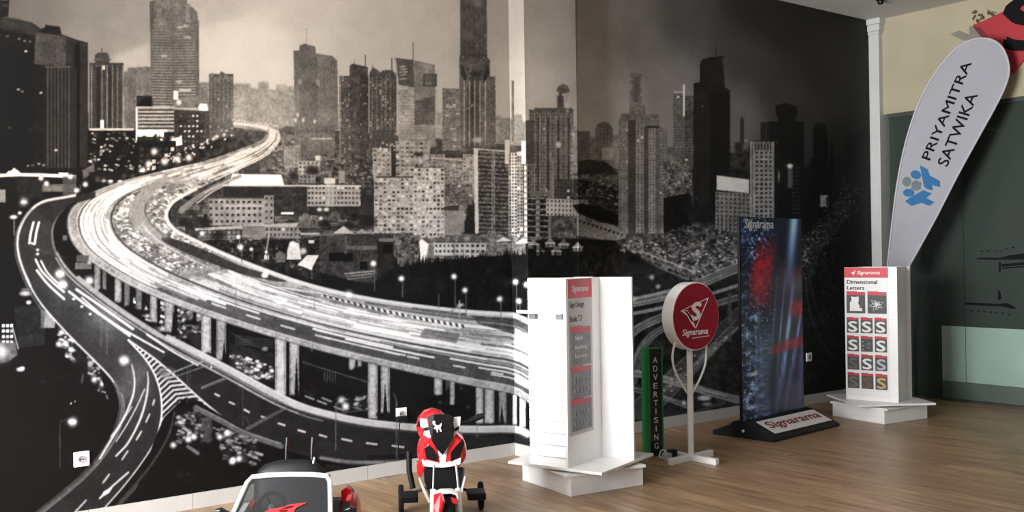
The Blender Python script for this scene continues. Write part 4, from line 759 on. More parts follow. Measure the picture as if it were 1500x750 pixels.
# --- skirting tiles
bl = struct(MB().box(-2.6, PX0, Y1 - .004, Y1, 0, .088).build('baseboard_left', plaster)); x = -2.65
MZ = .092
while x < PX0:
    e = min(x + .6, PX0)
    if e > -2.6: MB().box(max(x, -2.6) + .0015, e - .0015, Y1 - .014, Y1 - .002, .0, MZ).build('skirting_tile', tile_m, bl)
    x += .6
bp = struct(MB().box(PX0 - .004, PX1 + .004, PY - .004, Y1, 0, .088).build('baseboard_pillar', plaster))
MB().box(PX0 - .014, PX0 - .003, PY - .003, Y1 - .016, 0, MZ).build('skirting_tile', tile_m, bp); MB().box(PX0 - .014, PX1 + .014, PY - .014, PY - .003, 0, MZ).build('skirting_tile', tile_m, bp)
br = struct(MB().box(PX1, XB - .07, Y2 - .004, Y2, 0, .088).build('baseboard_right', plaster)); x = PX1 + .016
while x < XB - .09:
    e = min(x + .6, XB - .075); MB().box(x + .0015, e - .0015, Y2 - .014, Y2 - .002, 0, MZ).build('skirting_tile', tile_m, br); x += .6
# --- mural sheets, vertex spacing about one photo pixel
def cols(p0, p1, Y, step): return np.array([on_y(p, 375, Y)[0] for p in np.arange(p0, p1, step)])
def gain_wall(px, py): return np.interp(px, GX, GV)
GX = [-170, 0, 300, 600, 754, 778, 845, 846, 900, 1000, 1130, 1270]; GV = [.44, .52, .78, .92, .97, 1.12, .98, 1.45, 1.45, 1.4, 1.25, 1.0]  # ink darkened near the window, lightened past the pillar, to offset the daylight falloff
zs = np.r_[np.arange(MZ, 3.15, .0054), np.arange(3.15, ZC, .03), ZC]
us = np.r_[np.linspace(-2.6, cols(-150, -149, Y1, 1)[0] - .05, 12), cols(-150, -20, Y1, 3), cols(-20, 754, Y1, .97), PX0 - .003]; us = us[us <= PX0 - .002]
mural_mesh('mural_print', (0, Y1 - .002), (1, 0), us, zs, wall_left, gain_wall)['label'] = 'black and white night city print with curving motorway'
zs2 = np.r_[np.arange(MZ, 3.5, .0056), np.arange(3.5, ZC, .02), ZC]
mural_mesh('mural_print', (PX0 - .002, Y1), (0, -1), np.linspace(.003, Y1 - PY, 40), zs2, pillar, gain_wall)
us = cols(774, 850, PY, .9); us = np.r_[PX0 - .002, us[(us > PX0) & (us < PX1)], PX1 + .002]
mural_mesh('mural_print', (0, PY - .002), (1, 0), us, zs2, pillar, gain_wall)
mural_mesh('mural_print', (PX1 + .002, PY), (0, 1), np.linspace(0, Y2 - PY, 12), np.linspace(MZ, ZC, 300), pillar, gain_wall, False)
us = cols(830, 1275, Y2, .97); us = np.r_[PX1 + .003, us[(us > PX1 + .004) & (us < XB - .071)], XB - .071]
zs3 = np.r_[np.arange(MZ, ZC, .0066), ZC]
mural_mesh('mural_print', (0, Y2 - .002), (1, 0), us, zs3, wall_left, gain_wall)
# --- laminate floor: planks laid along y
fm = bpy.data.materials.new('oak_laminate'); fm.use_nodes = True; _N = fm.node_tree.nodes; _L = fm.node_tree.links; _p = _N['Principled BSDF']
_tc = _N.new('ShaderNodeTexCoord'); _oi = _N.new('ShaderNodeObjectInfo'); _mp = _N.new('ShaderNodeMapping'); _mp.inputs['Scale'].default_value = (9, .9, 1)
_ad = _N.new('ShaderNodeVectorMath'); _ad.operation = 'ADD'; _sc = _N.new('ShaderNodeVectorMath'); _sc.operation = 'SCALE'; _sc.inputs[3].default_value = 37
_L.new(_oi.outputs['Location'], _sc.inputs[0]); _L.new(_tc.outputs['Object'], _ad.inputs[0]); _L.new(_sc.outputs[0], _ad.inputs[1]); _L.new(_ad.outputs[0], _mp.inputs[0])
_nz = _N.new('ShaderNodeTexNoise'); _nz.inputs['Scale'].default_value = 2.2; _nz.inputs['Detail'].default_value = 6; _nz.inputs['Distortion'].default_value = .6; _L.new(_mp.outputs[0], _nz.inputs['Vector'])
_cr = _N.new('ShaderNodeValToRGB'); _cr.color_ramp.elements[0].position = .3; _cr.color_ramp.elements[0].color = (*rgb(128, 100, 74), 1); _cr.color_ramp.elements[1].position = .72; _cr.color_ramp.elements[1].color = (*rgb(176, 147, 114), 1)
_L.new(_nz.outputs[0], _cr.inputs[0]); _mr = _N.new('ShaderNodeMapRange'); _mr.inputs[3].default_value = .86; _mr.inputs[4].default_value = 1.12; _L.new(_oi.outputs['Random'], _mr.inputs[0])
_mm = _N.new('ShaderNodeMix'); _mm.data_type = 'RGBA'; _mm.blend_type = 'MULTIPLY'; _mm.inputs[0].default_value = 1; _L.new(_cr.outputs[0], _mm.inputs[6]); _L.new(_mr.outputs[0], _mm.inputs[7]); _L.new(_mm.outputs[2], _p.inputs['Base Color'])
_p.inputs['Roughness'].default_value = .38
floor = struct(MB().box(-2.8, XB + 2.7, -3.8, Y2 + .2, -.1, -.003).build('floor', fm))
PW, PLN = .192, 1.26
pk = MB().box(-PW / 2 + .0008, PW / 2 - .0008, -PLN / 2 + .0008, PLN / 2 - .0008, -.003, 0).build('plank', fm, floor); first = True
random.seed(5)
for i in range(int((XB - 1.3) / PW) + 1):
    xc = 1.3 + PW * (i + .5); off = random.random() * PLN; y = Y2 - off
    if xc + PW / 2 > XB + .05: break
    ymin = 1.2 if xc < 7 else 2.6
    while y > ymin - PLN:
        o = pk if first else pk.copy()
        if not first: COL.objects.link(o); o.parent = floor
        first = False; o.location = (xc, y - PLN / 2 + .0, 0) if y - PLN / 2 + PLN / 2 <= Y2 else (xc, Y2 - PLN / 2, 0); y -= PLN
    if off > .25:                                   # cut piece against the wall
        c_ = MB().box(-PW / 2 + .0008, PW / 2 - .0008, -off / 2 + .0008, off / 2 - .001, -.003, 0).build('plank', fm, floor); c_.location = (xc, Y2 - off / 2, 0)

# ------------------------------------------------------------------ small fittings
def outlet(px, py, Y, label, plug=False):
    p = on_y(px, py, Y); t = thing('wall_outlet', label, 'outlet', (p[0], Y - .003, p[2]))
    MB().box(-.043, .043, -.012, 0, -.043, .043).build('plate', white_gloss, t, bevel=.005)
    r = MB().lathe([(.0, .0), (.021, 0), (.021, .004), (.017, .004), (.016, .001), (0, .001)], Matrix.Translation((0, -.012, 0)) @ Matrix.Rotation(math.pi / 2, 4, 'X'), 20).build('socket', mat('grey_socket', (.32, .32, .32), .4, noise=.03), t)
    for s in (-1, 1): MB().lathe([(0, 0), (.0035, 0), (.0035, .003), (0, .003)], Matrix.Translation((s * .008, -.0135, 0)) @ Matrix.Rotation(math.pi / 2, 4, 'X'), 8).build('pin_hole', black_plastic, r)
    if plug:
        q = MB().box(-.05, .03, -.04, -.012, -.05, -.012).build('plug', black_plastic, t, bevel=.004)
        MB().tube([(-.03, -.04, -.03), (-.045, -.055, -.07), (-.05, -.05, -.16), (-.055, -.04, -.30)], .004, 6).build('cord', black_rubber, q)
    return t
outlet(119, 672, Y1, 'white wall outlet on the mural beside the printed street lamp')
outlet(587, 606, Y1, 'white wall outlet with a black plug behind the ride-on motorcycle', True)
outlet(1184, 523, Y2, 'small white wall outlet on the dark mural beside the tall standee')
sp_ = on_plane(1290, -1, (0, 0, ZC), (0, 0, 1))
t = thing('ceiling_sensor', 'small black sensor on the ceiling above the corner post', 'sensor', (sp_[0], sp_[1], ZC))
MB().lathe([(0, 0), (.045, 0), (.045, -.012), (.03, -.02), (.0, -.02)], None, 20).build('mount', black_plastic, t); MB().lathe([(0, -.018), (.03, -.02), (.027, -.04), (.015, -.05), (0, -.052)], None, 20).build('dome', black_gloss, t, smooth=True)

# red pennant sign on the cream wall
def wall_pts(pts, X): return [on_x(a, b, X) for a, b in pts]
t = thing('wall_sign', 'red pennant sign with a black letter S on the cream wall', 'sign', (XB, 4.9, 3.4))
def wl(pts, X0, X1, name, m, par):
    A = [np.array(p) - np.array((XB, 4.9, 3.4)) for p in wall_pts(pts, X0)]; Bq = [np.array((X1 - XB, a[1], a[2])) for a in A]
    return MB().prism(A, Bq).build(name, m, par)
red_dull = mat('dull_red_board', rgb(170, 40, 48), .5, noise=.08, nscale=4)
pan = wl([(1424, 38), (1452, 25), (1500, 3), (1560, -24), (1590, -40), (1540, 40), (1482, 108)], XB - .035, XB - .003, 'pennant', red_dull, t)
wl([(1424, 38), (1482, 108), (1478, 96), (1436, 40)], XB - .04, XB - .036, 'pennant_edge', mat('dark_red_edge', rgb(110, 28, 34), .5, noise=.05), pan)
wl([(1392, 50), (1404, 45), (1420, 52), (1420, 38), (1430, 40), (1442, 56), (1425, 62), (1408, 58)], XB - .02, XB - .003, 'swoosh', mat('grey_board', rgb(128, 124, 116), .5, noise=.08, nscale=6), t)
o = np.array(on_x(1470, 80, XB - .036)) - np.array((XB, 4.9, 3.4)); e = np.array(on_x(1560, -2, XB - .036)) - np.array((XB, 4.9, 3.4))
sg = lettering('S', black_ink, t, o, (0, -1, 0), (0, 0, 1), width=.50, height=.53, bold=.03, depth=.006, name='letter')
random.seed(3); sm = MB()
for cx, cy, r in ((1432, 25, 7), (1430, 33, 6), (1449, 18, 6), (1456, 22, 5), (1440, 27, 5), (1486, 10, 3), (1478, 12, 3), (1428, 18, 3)):
    for k in range(7):
        a = random.random() * 6.28; d = r * random.random(); x, y = cx + d * math.cos(a), cy + d * math.sin(a); n = 7; q = random.uniform(.8, 2.6)
        P = wall_pts([(x + q * random.uniform(.6, 1.2) * math.cos(6.28 * i / n), y + q * random.uniform(.6, 1.2) * math.sin(6.28 * i / n)) for i in range(n)], XB - .002 - .0004 * k)
        sm.prism([p - np.array((XB, 4.9, 3.4)) for p in P], [p - np.array((XB + .0004, 4.9, 3.4)) + np.array((.0008, 0, 0)) for p in P])
so = sm.build('peeled_paint', mat('brown_stain', rgb(88, 66, 44), .9, noise=.3, nscale=40), t); so['kind'] = 'stuff'

# black line drawing on the glass
t = thing('glass_decal', 'black line decal of brackets and dashes on the dark green glass', 'decal', (XB + .04, 4.9, .96))
def gd(pts, name='decal_line'):
    A = [np.array(on_x(a, b, XB + .046)) - np.array((XB + .04, 4.9, .96)) for a, b in pts]
    return MB().prism(A, [p + np.array((.0035, 0, 0)) for p in A]).build(name, black_ink, t)
gd([(1431, 377.5), (1467, 377.5), (1478, 374), (1500, 371), (1520, 369), (1520, 380), (1466, 380.5), (1431, 380)]); gd([(1467, 387), (1500, 384), (1520, 383), (1520, 386), (1467, 391)]); gd([(1468, 392), (1490, 390.5), (1520, 388), (1520, 390), (1468, 394)])
gd([(1463, 384), (1466, 384), (1466, 398), (1463, 398)]); gd([(1462, 424), (1465, 428), (1467, 436), (1464, 440), (1462, 439)]); gd([(1413, 443), (1462, 445), (1476, 444), (1488, 451), (1486, 453), (1468, 449), (1440, 448), (1413, 446)])
for x, y in ((1436, 367.5), (1446, 367), (1456, 367), (1464, 367), (1472, 364), (1482, 362), (1421, 455), (1431, 455), (1440, 456), (1449, 456.5), (1458, 457), (1467, 458), (1476, 460)): gd([(x, y), (x + 4, y), (x + 4, y + 1.4), (x, y + 1.4)], 'decal_dash')

# ------------------------------------------------------------------ feather flag behind the back rack
FP = np.array((8.88, 5.56, 0.0)); FD = np.array((.35, -.937, 0)); FN = np.array((-.937, -.35, 0))
flag = thing('feather_flag', 'white feather flag with blue emblem and dark lettering leaning beside the corner post', 'flag', FP)
fabric = mat('white_flag_fabric', rgb(160, 160, 168), .8, noise=.03, nscale=5); fab_edge = mat('flag_hem', rgb(188, 188, 196), .8, noise=.02, nscale=8)
blue_ink = mat('blue_ink', rgb(16, 98, 150), .7, noise=.05, nscale=10); grey_e = mat('grey_emblem_ink', rgb(98, 112, 116), .7, noise=.05)
def fp(pts, off=0.0): return [on_plane(a, b, FP + FN * off, FN) - FP for a, b in pts]
LEFT = [(1300, 392), (1306, 335), (1314, 272), (1325, 216), (1340, 166), (1358, 126), (1380, 93), (1402, 70), (1425, 58), (1448, 57), (1465, 66), (1475, 84)]
RIGHT = [(1478, 106), (1471, 130), (1456, 160), (1431, 205), (1401, 260), (1373, 315), (1350, 357), (1330, 393)]
OUT = [tuple(p) for p in spl(LEFT + RIGHT, 4)]
MB().prism(fp(OUT, .002), fp(OUT, -.002)).build('banner', fabric, flag)
hem = MB(); hp = fp(OUT, .003)
hem.tube([Vector(p) for p in hp], .010, 6); ho = hem.build('hem', fab_edge, flag, smooth=True)
lp = fp([tuple(p) for p in spl(LEFT, 4)], -.016)
base = np.array((.06, .02, .03)); polep = [base, base * .4 + lp[0] * .6 * np.array((1, 1, .45))] + lp[2:]
MB().tube([Vector(p) for p in [lp[0] + (lp[0] - lp[2]) * k for k in (3.4, 2, 1)] + lp], .011, 8).build('pole', mat('grey_pole', (.35, .35, .36), .35, .4, noise=.05), flag, smooth=True)
foot = lp[0] + (lp[0] - lp[2]) * 3.4
MB().lathe([(0, 0), (.17, 0), (.175, .02), (.16, .035), (.03, .045), (.02, .12), (0, .12)], Matrix.Translation((foot[0], foot[1], 0)), 24).build('base', black_plastic, flag, smooth=True)
MB().tube([(foot[0], foot[1], .05), tuple(foot)], .016, 8).build('stake', black_plastic, flag)
def flag_text(body, a, b, capn):
    p0, p1, pc = (on_plane(*q, FP + FN * .0045, FN) - FP for q in (a, b, capn)); d = p1 - p0; L = np.linalg.norm(d); d /= L
    n = np.cross(FN, d)
    if (pc - p0) @ n < 0: n = -n
    h = abs((pc - p0) @ n); lettering(body, mat('flag_dark_ink', rgb(20, 22, 28), .8, spec=.1, noise=.05), flag, p0, d, n, width=L, height=h, bold=.014, depth=.0015)
flag_text('PRIYAMITRA', (1362.3, 235.5), (1424, 92), (1350, 230)); flag_text('SATWIKA', (1388, 245), (1433, 139), (1373, 238))
z7 = lambda pts: [(1270 + a / 4.17, 220 + b / 4.17) for a, b in pts]
def emb(pts, m): MB().prism(fp(z7(pts), .0055), fp(z7(pts), .0035)).build('emblem_piece', m, flag)
def ell(cx, cy, rx, ry, rot=0, n=20): return [(cx + rx * math.cos(k * 6.2832 / n) * math.cos(rot) - ry * math.sin(k * 6.2832 / n) * math.sin(rot), cy + rx * math.cos(k * 6.2832 / n) * math.sin(rot) + ry * math.sin(k * 6.2832 / n) * math.cos(rot)) for k in range(n)]
emb(ell(298, 150, 33, 26, .35), blue_ink); emb(ell(243, 192, 27, 30), grey_e); emb(ell(255, 260, 35, 24, .05), blue_ink); emb([(300, 182), (333, 200), (328, 236), (300, 250), (270, 236), (274, 198)], grey_e)
emb([(322, 92), (370, 116), (384, 156), (446, 188), (446, 226), (398, 212), (402, 246), (368, 238), (348, 222)], blue_ink); emb([(232, 312), (262, 290), (342, 244), (396, 264), (362, 292), (412, 318), (382, 340), (332, 322), (272, 340)], blue_ink)

# ------------------------------------------------------------------ white display racks
def boards(t, plinth_rot, low_rot, top_rot, top=.35):
    A = Matrix.Rotation(plinth_rot, 4, 'Z'); MB().box(-.285, .285, -.285, .285, 0, .118, A).build('plinth', white, t, bevel=.003)
    A = Matrix.Rotation(low_rot, 4, 'Z'); MB().box(-.30, .30, -.30, .30, .119, .137, A).build('base_board', white, t, bevel=.002)
    MB().lathe([(0, .137), (.13, .137), (.13, .15), (0, .15)], None, 24).build('swivel_plate', mat('grey_steel', (.4, .4, .41), .35, .8, noise=.05), t)
    A = Matrix.Rotation(top_rot, 4, 'Z'); MB().box(-top, top, -top, top, .150, .168, A).build('turntable_board', white, t, bevel=.002)
def card_S(par, M, w, h, letter, lm, cm, hm=None):
    c = MB().box(0, w, -.004, 0, 0, h, M).build('sample_card', cm, par)
    MB().prism([M @ Vector(p) for p in ((0, -.0045, h * .86), (w, -.0045, h * .86), (w, -.0045, h * .97), (w * .62, -.0045, h * .97), (w * .55, -.0045, h * 1.04), (0, -.0045, h * 1.04))],
               [M @ Vector(p) for p in ((0, 0, h * .86), (w, 0, h * .86), (w, 0, h * .97), (w * .62, 0, h * .97), (w * .55, 0, h * 1.04), (0, 0, h * 1.04))]).build('card_tab', hm or red_ink, c)
    if letter:
        X = (M.to_3x3() @ Vector((1, 0, 0))); Z = (M.to_3x3() @ Vector((0, 0, 1))); O = M @ Vector((w * .12, -.0045, h * .06))
        lettering(letter, lm, c, O, X, Z, width=w * .8, height=h * .72, bold=.03, depth=.006, name='sample_letter')
    return c
# front rack: four panels set like a pinwheel
R1 = thing('display_rack', 'white pinwheel display rack with slatted panel on a square plinth', 'display rack', (4.381, 4.988, 0))
PHI = math.radians(18); boards(R1, math.radians(-6.5), math.radians(-9), PHI); PB, PT = .168, 1.352; CS, CL = .09, .43
def pl(k): return Rz(PHI) @ Rz(-math.pi / 2 * k)
M = Rz(PHI)
# slatted panel (left wing): backing and one object per slat
MB().box(-CS - .002, -CS + .010, -CS, CL - CS, PB, PT, M).build('panel_backing', mat('slat_groove', rgb(196, 188, 176), .5, noise=.03), R1)
ns = 15; sh = (PT - PB) / ns
for i in range(ns): MB().box(-CS - .014, -CS - .002, -CS, CL - CS, PB + i * sh + .003, PB + (i + 1) * sh - .003, M).build('slat', white, R1, bevel=.0015, seg=1)
wing_b = MB().box(CS - CL, CS, -CS - .014, -CS + .004, PB, PT, M).build('panel', white, R1, bevel=.001)
MB().box(CS, CS + .018, CS - CL, CS, PB, PT, M).build('panel', white, R1, bevel=.001)
MB().box(-CS, CL - CS, CS, CS + .018, PB, PT, M).build('panel', white, R1, bevel=.001)
# poster strip on the wing that faces the entrance
PM = M @ Matrix.Translation((CS - CL + .02, -CS - .0145, 0)); pw = CL - .13
ps = MB().box(0, pw, -.002, 0, .36, PT - .005, PM).build('poster', mat('grey_poster_paper', rgb(186, 184, 186), .5, noise=.03, nscale=10), R1)
MB().box(0, pw, -.003, -.002, PT - .125, PT - .005, PM).build('poster_header', red_ink, ps)
X_ = PM.to_3x3() @ Vector((1, 0, 0)); Z_ = Vector((0, 0, 1))
lettering('Signarama', white_ink, ps, PM @ Vector((.05, -.0032, PT - .095)), X_, Z_, width=pw * .66, height=.05, bold=.02, shear=.2)
lettering('Sign Design', grey_ink, ps, PM @ Vector((.02, -.0022, PT - .195)), X_, Z_, width=pw * .6, height=.048, bold=.015); lettering('Books \'17', grey_ink, ps, PM @ Vector((.02, -.0022, PT - .275)), X_, Z_, width=pw * .5, height=.042, bold=.015)
card_m = mat('slate_card', rgb(112, 116, 124), .5, noise=.25, nscale=26)
for i, z0 in enumerate((.80, .59, .385)):
    c = card_S(ps, PM @ Matrix.Translation((.03, -.002, z0)), pw - .06, .195 if i else .24, None, None, card_m)
    if i == 0:
        for z, s, wd in ((.16, 'Neon', .4), (.095, 'Building', .62), (.04, 'Engraving', .62)): lettering(s, white_ink, c, PM @ Vector((.07, -.0065, z0 + z)), X_, Z_, width=pw * wd * .8, height=.03)
    else:
        for k in range(10): lettering(random.choice('SABG'), mat('pale_grey_ink', rgb(170, 172, 176), .5, noise=.1), c, PM @ Vector((.045 + (k % 5) * .04, -.0065, z0 + .03 + (k // 5) * .065)), X_, Z_, width=.022, height=.036, depth=.003, name='sample_letter')
# clear shelf hooked on the slatted panel
SH = thing('hook_shelf', 'clear acrylic hook rail with dark clips on the slatted rack panel', 'hook rail', (4.381, 4.988, 0)); SM = M
zs_ = 1.12
MB().box(-CS - .115, -CS - .015, .02, .36, zs_, zs_ + .006, SM).build('rail_plate', mat('clear_acrylic', (.85, .88, .88), .08, noise=.02), SH)
MB().box(-CS - .118, -CS - .112, .02, .36, zs_ - .0, zs_ + .022, SM).build('rail_lip', mat('clear_acrylic', (.85, .88, .88), .08), SH)
for y in (.05, .26): MB().box(-CS - .05, -CS - .0145, y, y + .05, zs_ - .04, zs_ - .001, SM).build('clip', mat('grey_clip', (.12, .125, .13), .4, noise=.1), SH, bevel=.004)

# back rack: box of four panels with the letter samples
R2 = thing('display_rack', 'white display rack with sample letters poster in front of the flag', 'display rack', (8.12, 5.18, 0))
boards(R2, math.radians(-7), math.radians(-4), math.radians(-33)); M2 = Rz(math.radians(15)); HB = .165
f_ = MB().box(-HB - .018, -HB, -.225, .235, PB, PT, M2).build('panel', white, R2, bevel=.001)
MB().box(-HB, HB, -.205, -.187, PB, PT, M2).build('panel', white, R2, bevel=.001); MB().box(-HB, HB, .19, .208, PB, PT, M2).build('panel', white, R2, bevel=.001); MB().box(HB, HB + .018, -.235, .225, PB, PT, M2).build('panel', white, R2, bevel=.001)
F2 = M2 @ Matrix.Translation((-HB - .0185, .235, 0)) @ Matrix.Rotation(-math.pi / 2, 4, 'Z')      # local x runs to the right, -y out of the panel
FWd = .385
p2 = MB().box(0, FWd, -.002, 0, PB + .035, PT - .002, F2).build('poster', white_ink, R2)
MB().box(0, FWd, -.003, -.0015, PT - .092, PT - .002, F2).build('poster_header', red_ink, p2)
X_ = F2.to_3x3() @ Vector((1, 0, 0))
lettering('Signarama', white_ink, p2, F2 @ Vector((.115, -.0032, PT - .072)), X_, Z_, width=.2, height=.042, bold=.02, shear=.2)
MB().prism([F2 @ Vector(q) for q in ((.06, -.0045, PT - .04), (.08, -.0045, PT - .045), (.105, -.0045, PT - .02), (.085, -.0045, PT - .07))], [F2 @ Vector(q) for q in ((.06, -.003, PT - .04), (.08, -.003, PT - .045), (.105, -.003, PT - .02), (.085, -.003, PT - .07))]).build('bird_mark', white_ink, p2)
lettering('Dimensional', black_ink, p2, F2 @ Vector((.022, -.0022, PT - .148)), X_, Z_, width=.27, height=.036, bold=.025); lettering('Letters', black_ink, p2, F2 @ Vector((.022, -.0022, PT - .20)), X_, Z_, width=.155, height=.034, bold=.025)
dk = mat('charcoal_card', rgb(64, 64, 66), .5, noise=.2, nscale=30); gold = mat('gold_letter', rgb(170, 146, 92), .35, .4, noise=.1); dim_l = mat('dim_letter', rgb(92, 88, 82), .5, noise=.1); steel = mat('steel_letter', rgb(150, 152, 156), .3, .5, noise=.1)
H0 = PT - .47
c1 = card_S(p2, F2 @ Matrix.Translation((.018, -.002, H0 + .06)), .165, .19, None, None, dk); c2 = card_S(p2, F2 @ Matrix.Translation((.205, -.002, H0 + .06)), .165, .19, None, None, dk)
sil = [(.03, .02), (.14, .02), (.14, .045), (.115, .05), (.12, .07), (.105, .085), (.112, .12), (.11, .15), (.07, .145), (.045, .15), (.048, .115), (.032, .10)]
G = lambda y: [F2 @ Vector((.018 + a, y, H0 + .06 + b)) for a, b in sil]
MB().prism(G(-.012), G(-.006)).build('sample_shape', white_ink, c1)
lv = MB(); random.seed(9)
for k in range(9):
    a = k * 2.4; r = .03 + .05 * ((k * 37) % 10) / 10; cx, cz = .205 + .082, H0 + .06 + .08; ex, ez = cx + 1.0 * r * math.cos(a), cz + r * .9 * math.sin(a); nx, nz = -math.sin(a) * .012, math.cos(a) * .012
    lv.tube([F2 @ Vector(q) for q in ((cx, -.008, cz), ((cx + ex) / 2 + nx, -.01, (cz + ez) / 2 + nz), (ex, -.008, ez), ((cx + ex) / 2 - nx, -.01, (cz + ez) / 2 - nz), (cx, -.008, cz))], .003, 5)
lv.build('leaf_outline', white_ink, c2)
spec = [[('S', white_ink)] * 3, [('S', white_ink), (None, None), ('S', white_ink)], [('S', dim_l), ('S', white_ink), ('S', steel)], [('S', mat('bronze_letter', rgb(112, 98, 78), .4, .3, noise=.1)), ('S', mat('brown_letter', rgb(104, 74, 40), .5, noise=.2)), ('S', gold)]]
for r_, rowl in enumerate(spec):
    for c_, (ch, lm) in enumerate(rowl):
        kc = card_S(p2, F2 @ Matrix.Translation((.018 + c_ * .123, -.002, H0 - .115 - r_ * .165)), .104, .135, ch, lm, dk)
        if ch is None:
            for k in range(5): MB().lathe([(0, 0), (.004, 0), (.004, .003), (0, .003)], F2 @ Matrix.Translation((.018 + c_ * .123 + .02 + (k % 2) * .05, -.006, H0 - .115 - r_ * .165 + .02 + k * .017)) @ Matrix.Rotation(math.pi / 2, 4, 'X'), 8).build('stud', white_ink, kc)

# ------------------------------------------------------------------ round pole sign
RSg = thing('pole_sign', 'round red lightbox sign on a white pole with crossed feet', 'sign', (5.445, 5.0, 0))
MB().tube([(0, 0, .03), (0, 0, .82)], .022, 16).build('pole', white_paint, RSg, smooth=True)
for a in range(4):
    A = Rz(a * math.pi / 2 + .06); MB().box(.0, .235, -.02, .02, .0, .045, A).build('foot', white_paint, RSg, bevel=.003)
ZD, RD, YF = 1.045, .247, -.05
AX = Matrix.Translation((.02, YF, ZD)) @ Matrix.Rotation(math.pi / 2, 4, 'X')
MB().lathe([(0, -.105), (RD * .985, -.105), (RD, -.10), (RD, -.004), (RD * .985, 0), (0, 0)], AX, 64).build('lightbox_rim', white_paint, RSg, smooth=True)
face = MB().lathe([(0, 0), (RD * .965, 0), (RD * .965, .003), (0, .003)], AX, 64).build('face', mat('deep_red_face', rgb(150, 20, 46), .4, noise=.05, nscale=8), RSg)
yf = YF - .0035; D2 = lambda pts, y: [(.02 + a, y, ZD + b) for a, b in pts]
def dpoly(pts, m, name='emblem_piece'): MB().prism(D2(pts, yf - .002), D2(pts, yf + .0004)).build(name, m, face)
# pennant emblem: thin triangle outline, folded left edge and a block S
def dline(a, b, wd): d = Vector((b[0] - a[0], b[1] - a[1])).normalized(); n = Vector((-d.y, d.x)) * wd / 2; dpoly([(a[0] + n.x, a[1] + n.y), (b[0] + n.x, b[1] + n.y), (b[0] - n.x, b[1] - n.y), (a[0] - n.x, a[1] - n.y)], white_ink)
dline((-.165, .045), (.13, .128), .005); dline((.13, .128), (-.01, -.085), .005)
dpoly([(-.165, .045), (-.10, .05), (-.045, -.01), (-.01, -.09), (-.05, -.055), (-.10, .01)], white_ink); dpoly([(-.13, .043), (-.10, .043), (-.055, -.005), (-.03, -.05), (-.06, -.03), (-.095, .02)], mat('mauve_ink', rgb(120, 78, 96), .5, noise=.05))
lettering('S', white_ink, face, (-.045, yf + .0004, -.03 + ZD), (1, 0, 0), (0, 0, 1), width=.12, height=.135, bold=.05, depth=.002, shear=.15, name='letter')
lettering('Signarama', white_ink, face, (-.13, yf + .0004, ZD - .148), (1, 0, 0), (0, 0, 1), width=.27, height=.062, bold=.02, shear=.2, depth=.002); dline((-.05, -.155), (.135, -.148), .004)
for s in (-1, 1):
    MB().tube(spl([(.02 + s * .165, .0, ZD - .17), (s * .178, .0, ZD - .27), (s * .165, .0, ZD - .36), (s * .115, 0, ZD - .45), (s * .05, 0, ZD - .53), (s * .018, 0, ZD - .565)], 6).tolist(), .008, 8).build('brace_loop', white_paint, RSg, smooth=True)
AD = thing('power_adapter', 'grey power adapter with a looped cable behind the round sign foot', 'adapter', (5.36, 5.115, 0), 0)
MB().box(-.07, -.02, -.03, .03, 0, .055).build('adapter_body', mat('pale_grey_plastic', (.42, .43, .44), .4, noise=.05), AD, bevel=.006); MB().box(-.02, .04, -.025, .03, 0, .07).build('adapter_block', black_plastic, AD, bevel=.005)
MB().tube(spl([(.035, .02, .03), (.035, .07, .05), (.0, .10, .05), (-.04, .08, .02), (-.05, .05, .006)], 6).tolist(), .005, 6).build('cable', mat('white_cable', (.6, .6, .58), .5, noise=.03), AD, smooth=True)

# ------------------------------------------------------------------ green letter box
gp = on_floor(951.5, 670)
GS = thing('letter_box_sign', 'slim green upright sign box with the word ADVERTISING on black', 'sign', (gp[0], gp[1], 0), math.radians(-16))
green = mat('green_paint', rgb(30, 122, 60), .4, noise=.06, nscale=10); GH = .80; GWd = .122; GDp = .105
MB().box(0, .012, 0, GDp, 0, GH).build('side_panel', green, GS); MB().box(GWd - .012, GWd, 0, GDp, 0, GH).build('side_panel', green, GS); MB().box(.012, GWd - .012, .012, GDp, 0, .02).build('end_cap', green, GS); MB().box(.012, GWd - .012, .02, GDp, GH - .012, GH).build('end_cap', green, GS)
MB().box(.012, GWd - .012, GDp - .008, GDp, .02, GH - .012).build('back_panel', green, GS)
gf = MB().box(.012, GWd - .012, .004, .012, .012, GH - .006).build('face', mat('black_acrylic', (.012, .014, .014), .25, noise=.05), GS)
for i, ch in enumerate('ADVERTISING'):
    lettering(ch, mat('pale_letter', rgb(205, 214, 208), .5, noise=.03), gf, (GWd / 2, .0038, GH - .085 - i * .0635), (1, 0, 0), (0, 0, 1), width=.034 if ch != 'I' else .007, height=.042, depth=.002, align='C', name='letter')

# ------------------------------------------------------------------ tall standee
a0 = on_floor(1089, 641); a1 = on_floor(1178, 620); dv = a1 - a0; SWd = float(np.hypot(dv[0], dv[1])); ang = math.atan2(dv[1], dv[0]); mid = (a0 + a1) / 2
ST = thing('display_standee', 'tall dark blue printed standee panel in a black base', 'standee', (mid[0], mid[1], 0), ang)
SH_ = 1.79; hw = SWd / 2
MB().box(-hw - .012, hw + .012, .003, .024, .05, SH_).build('panel_frame', black_plastic, ST, bevel=.002)
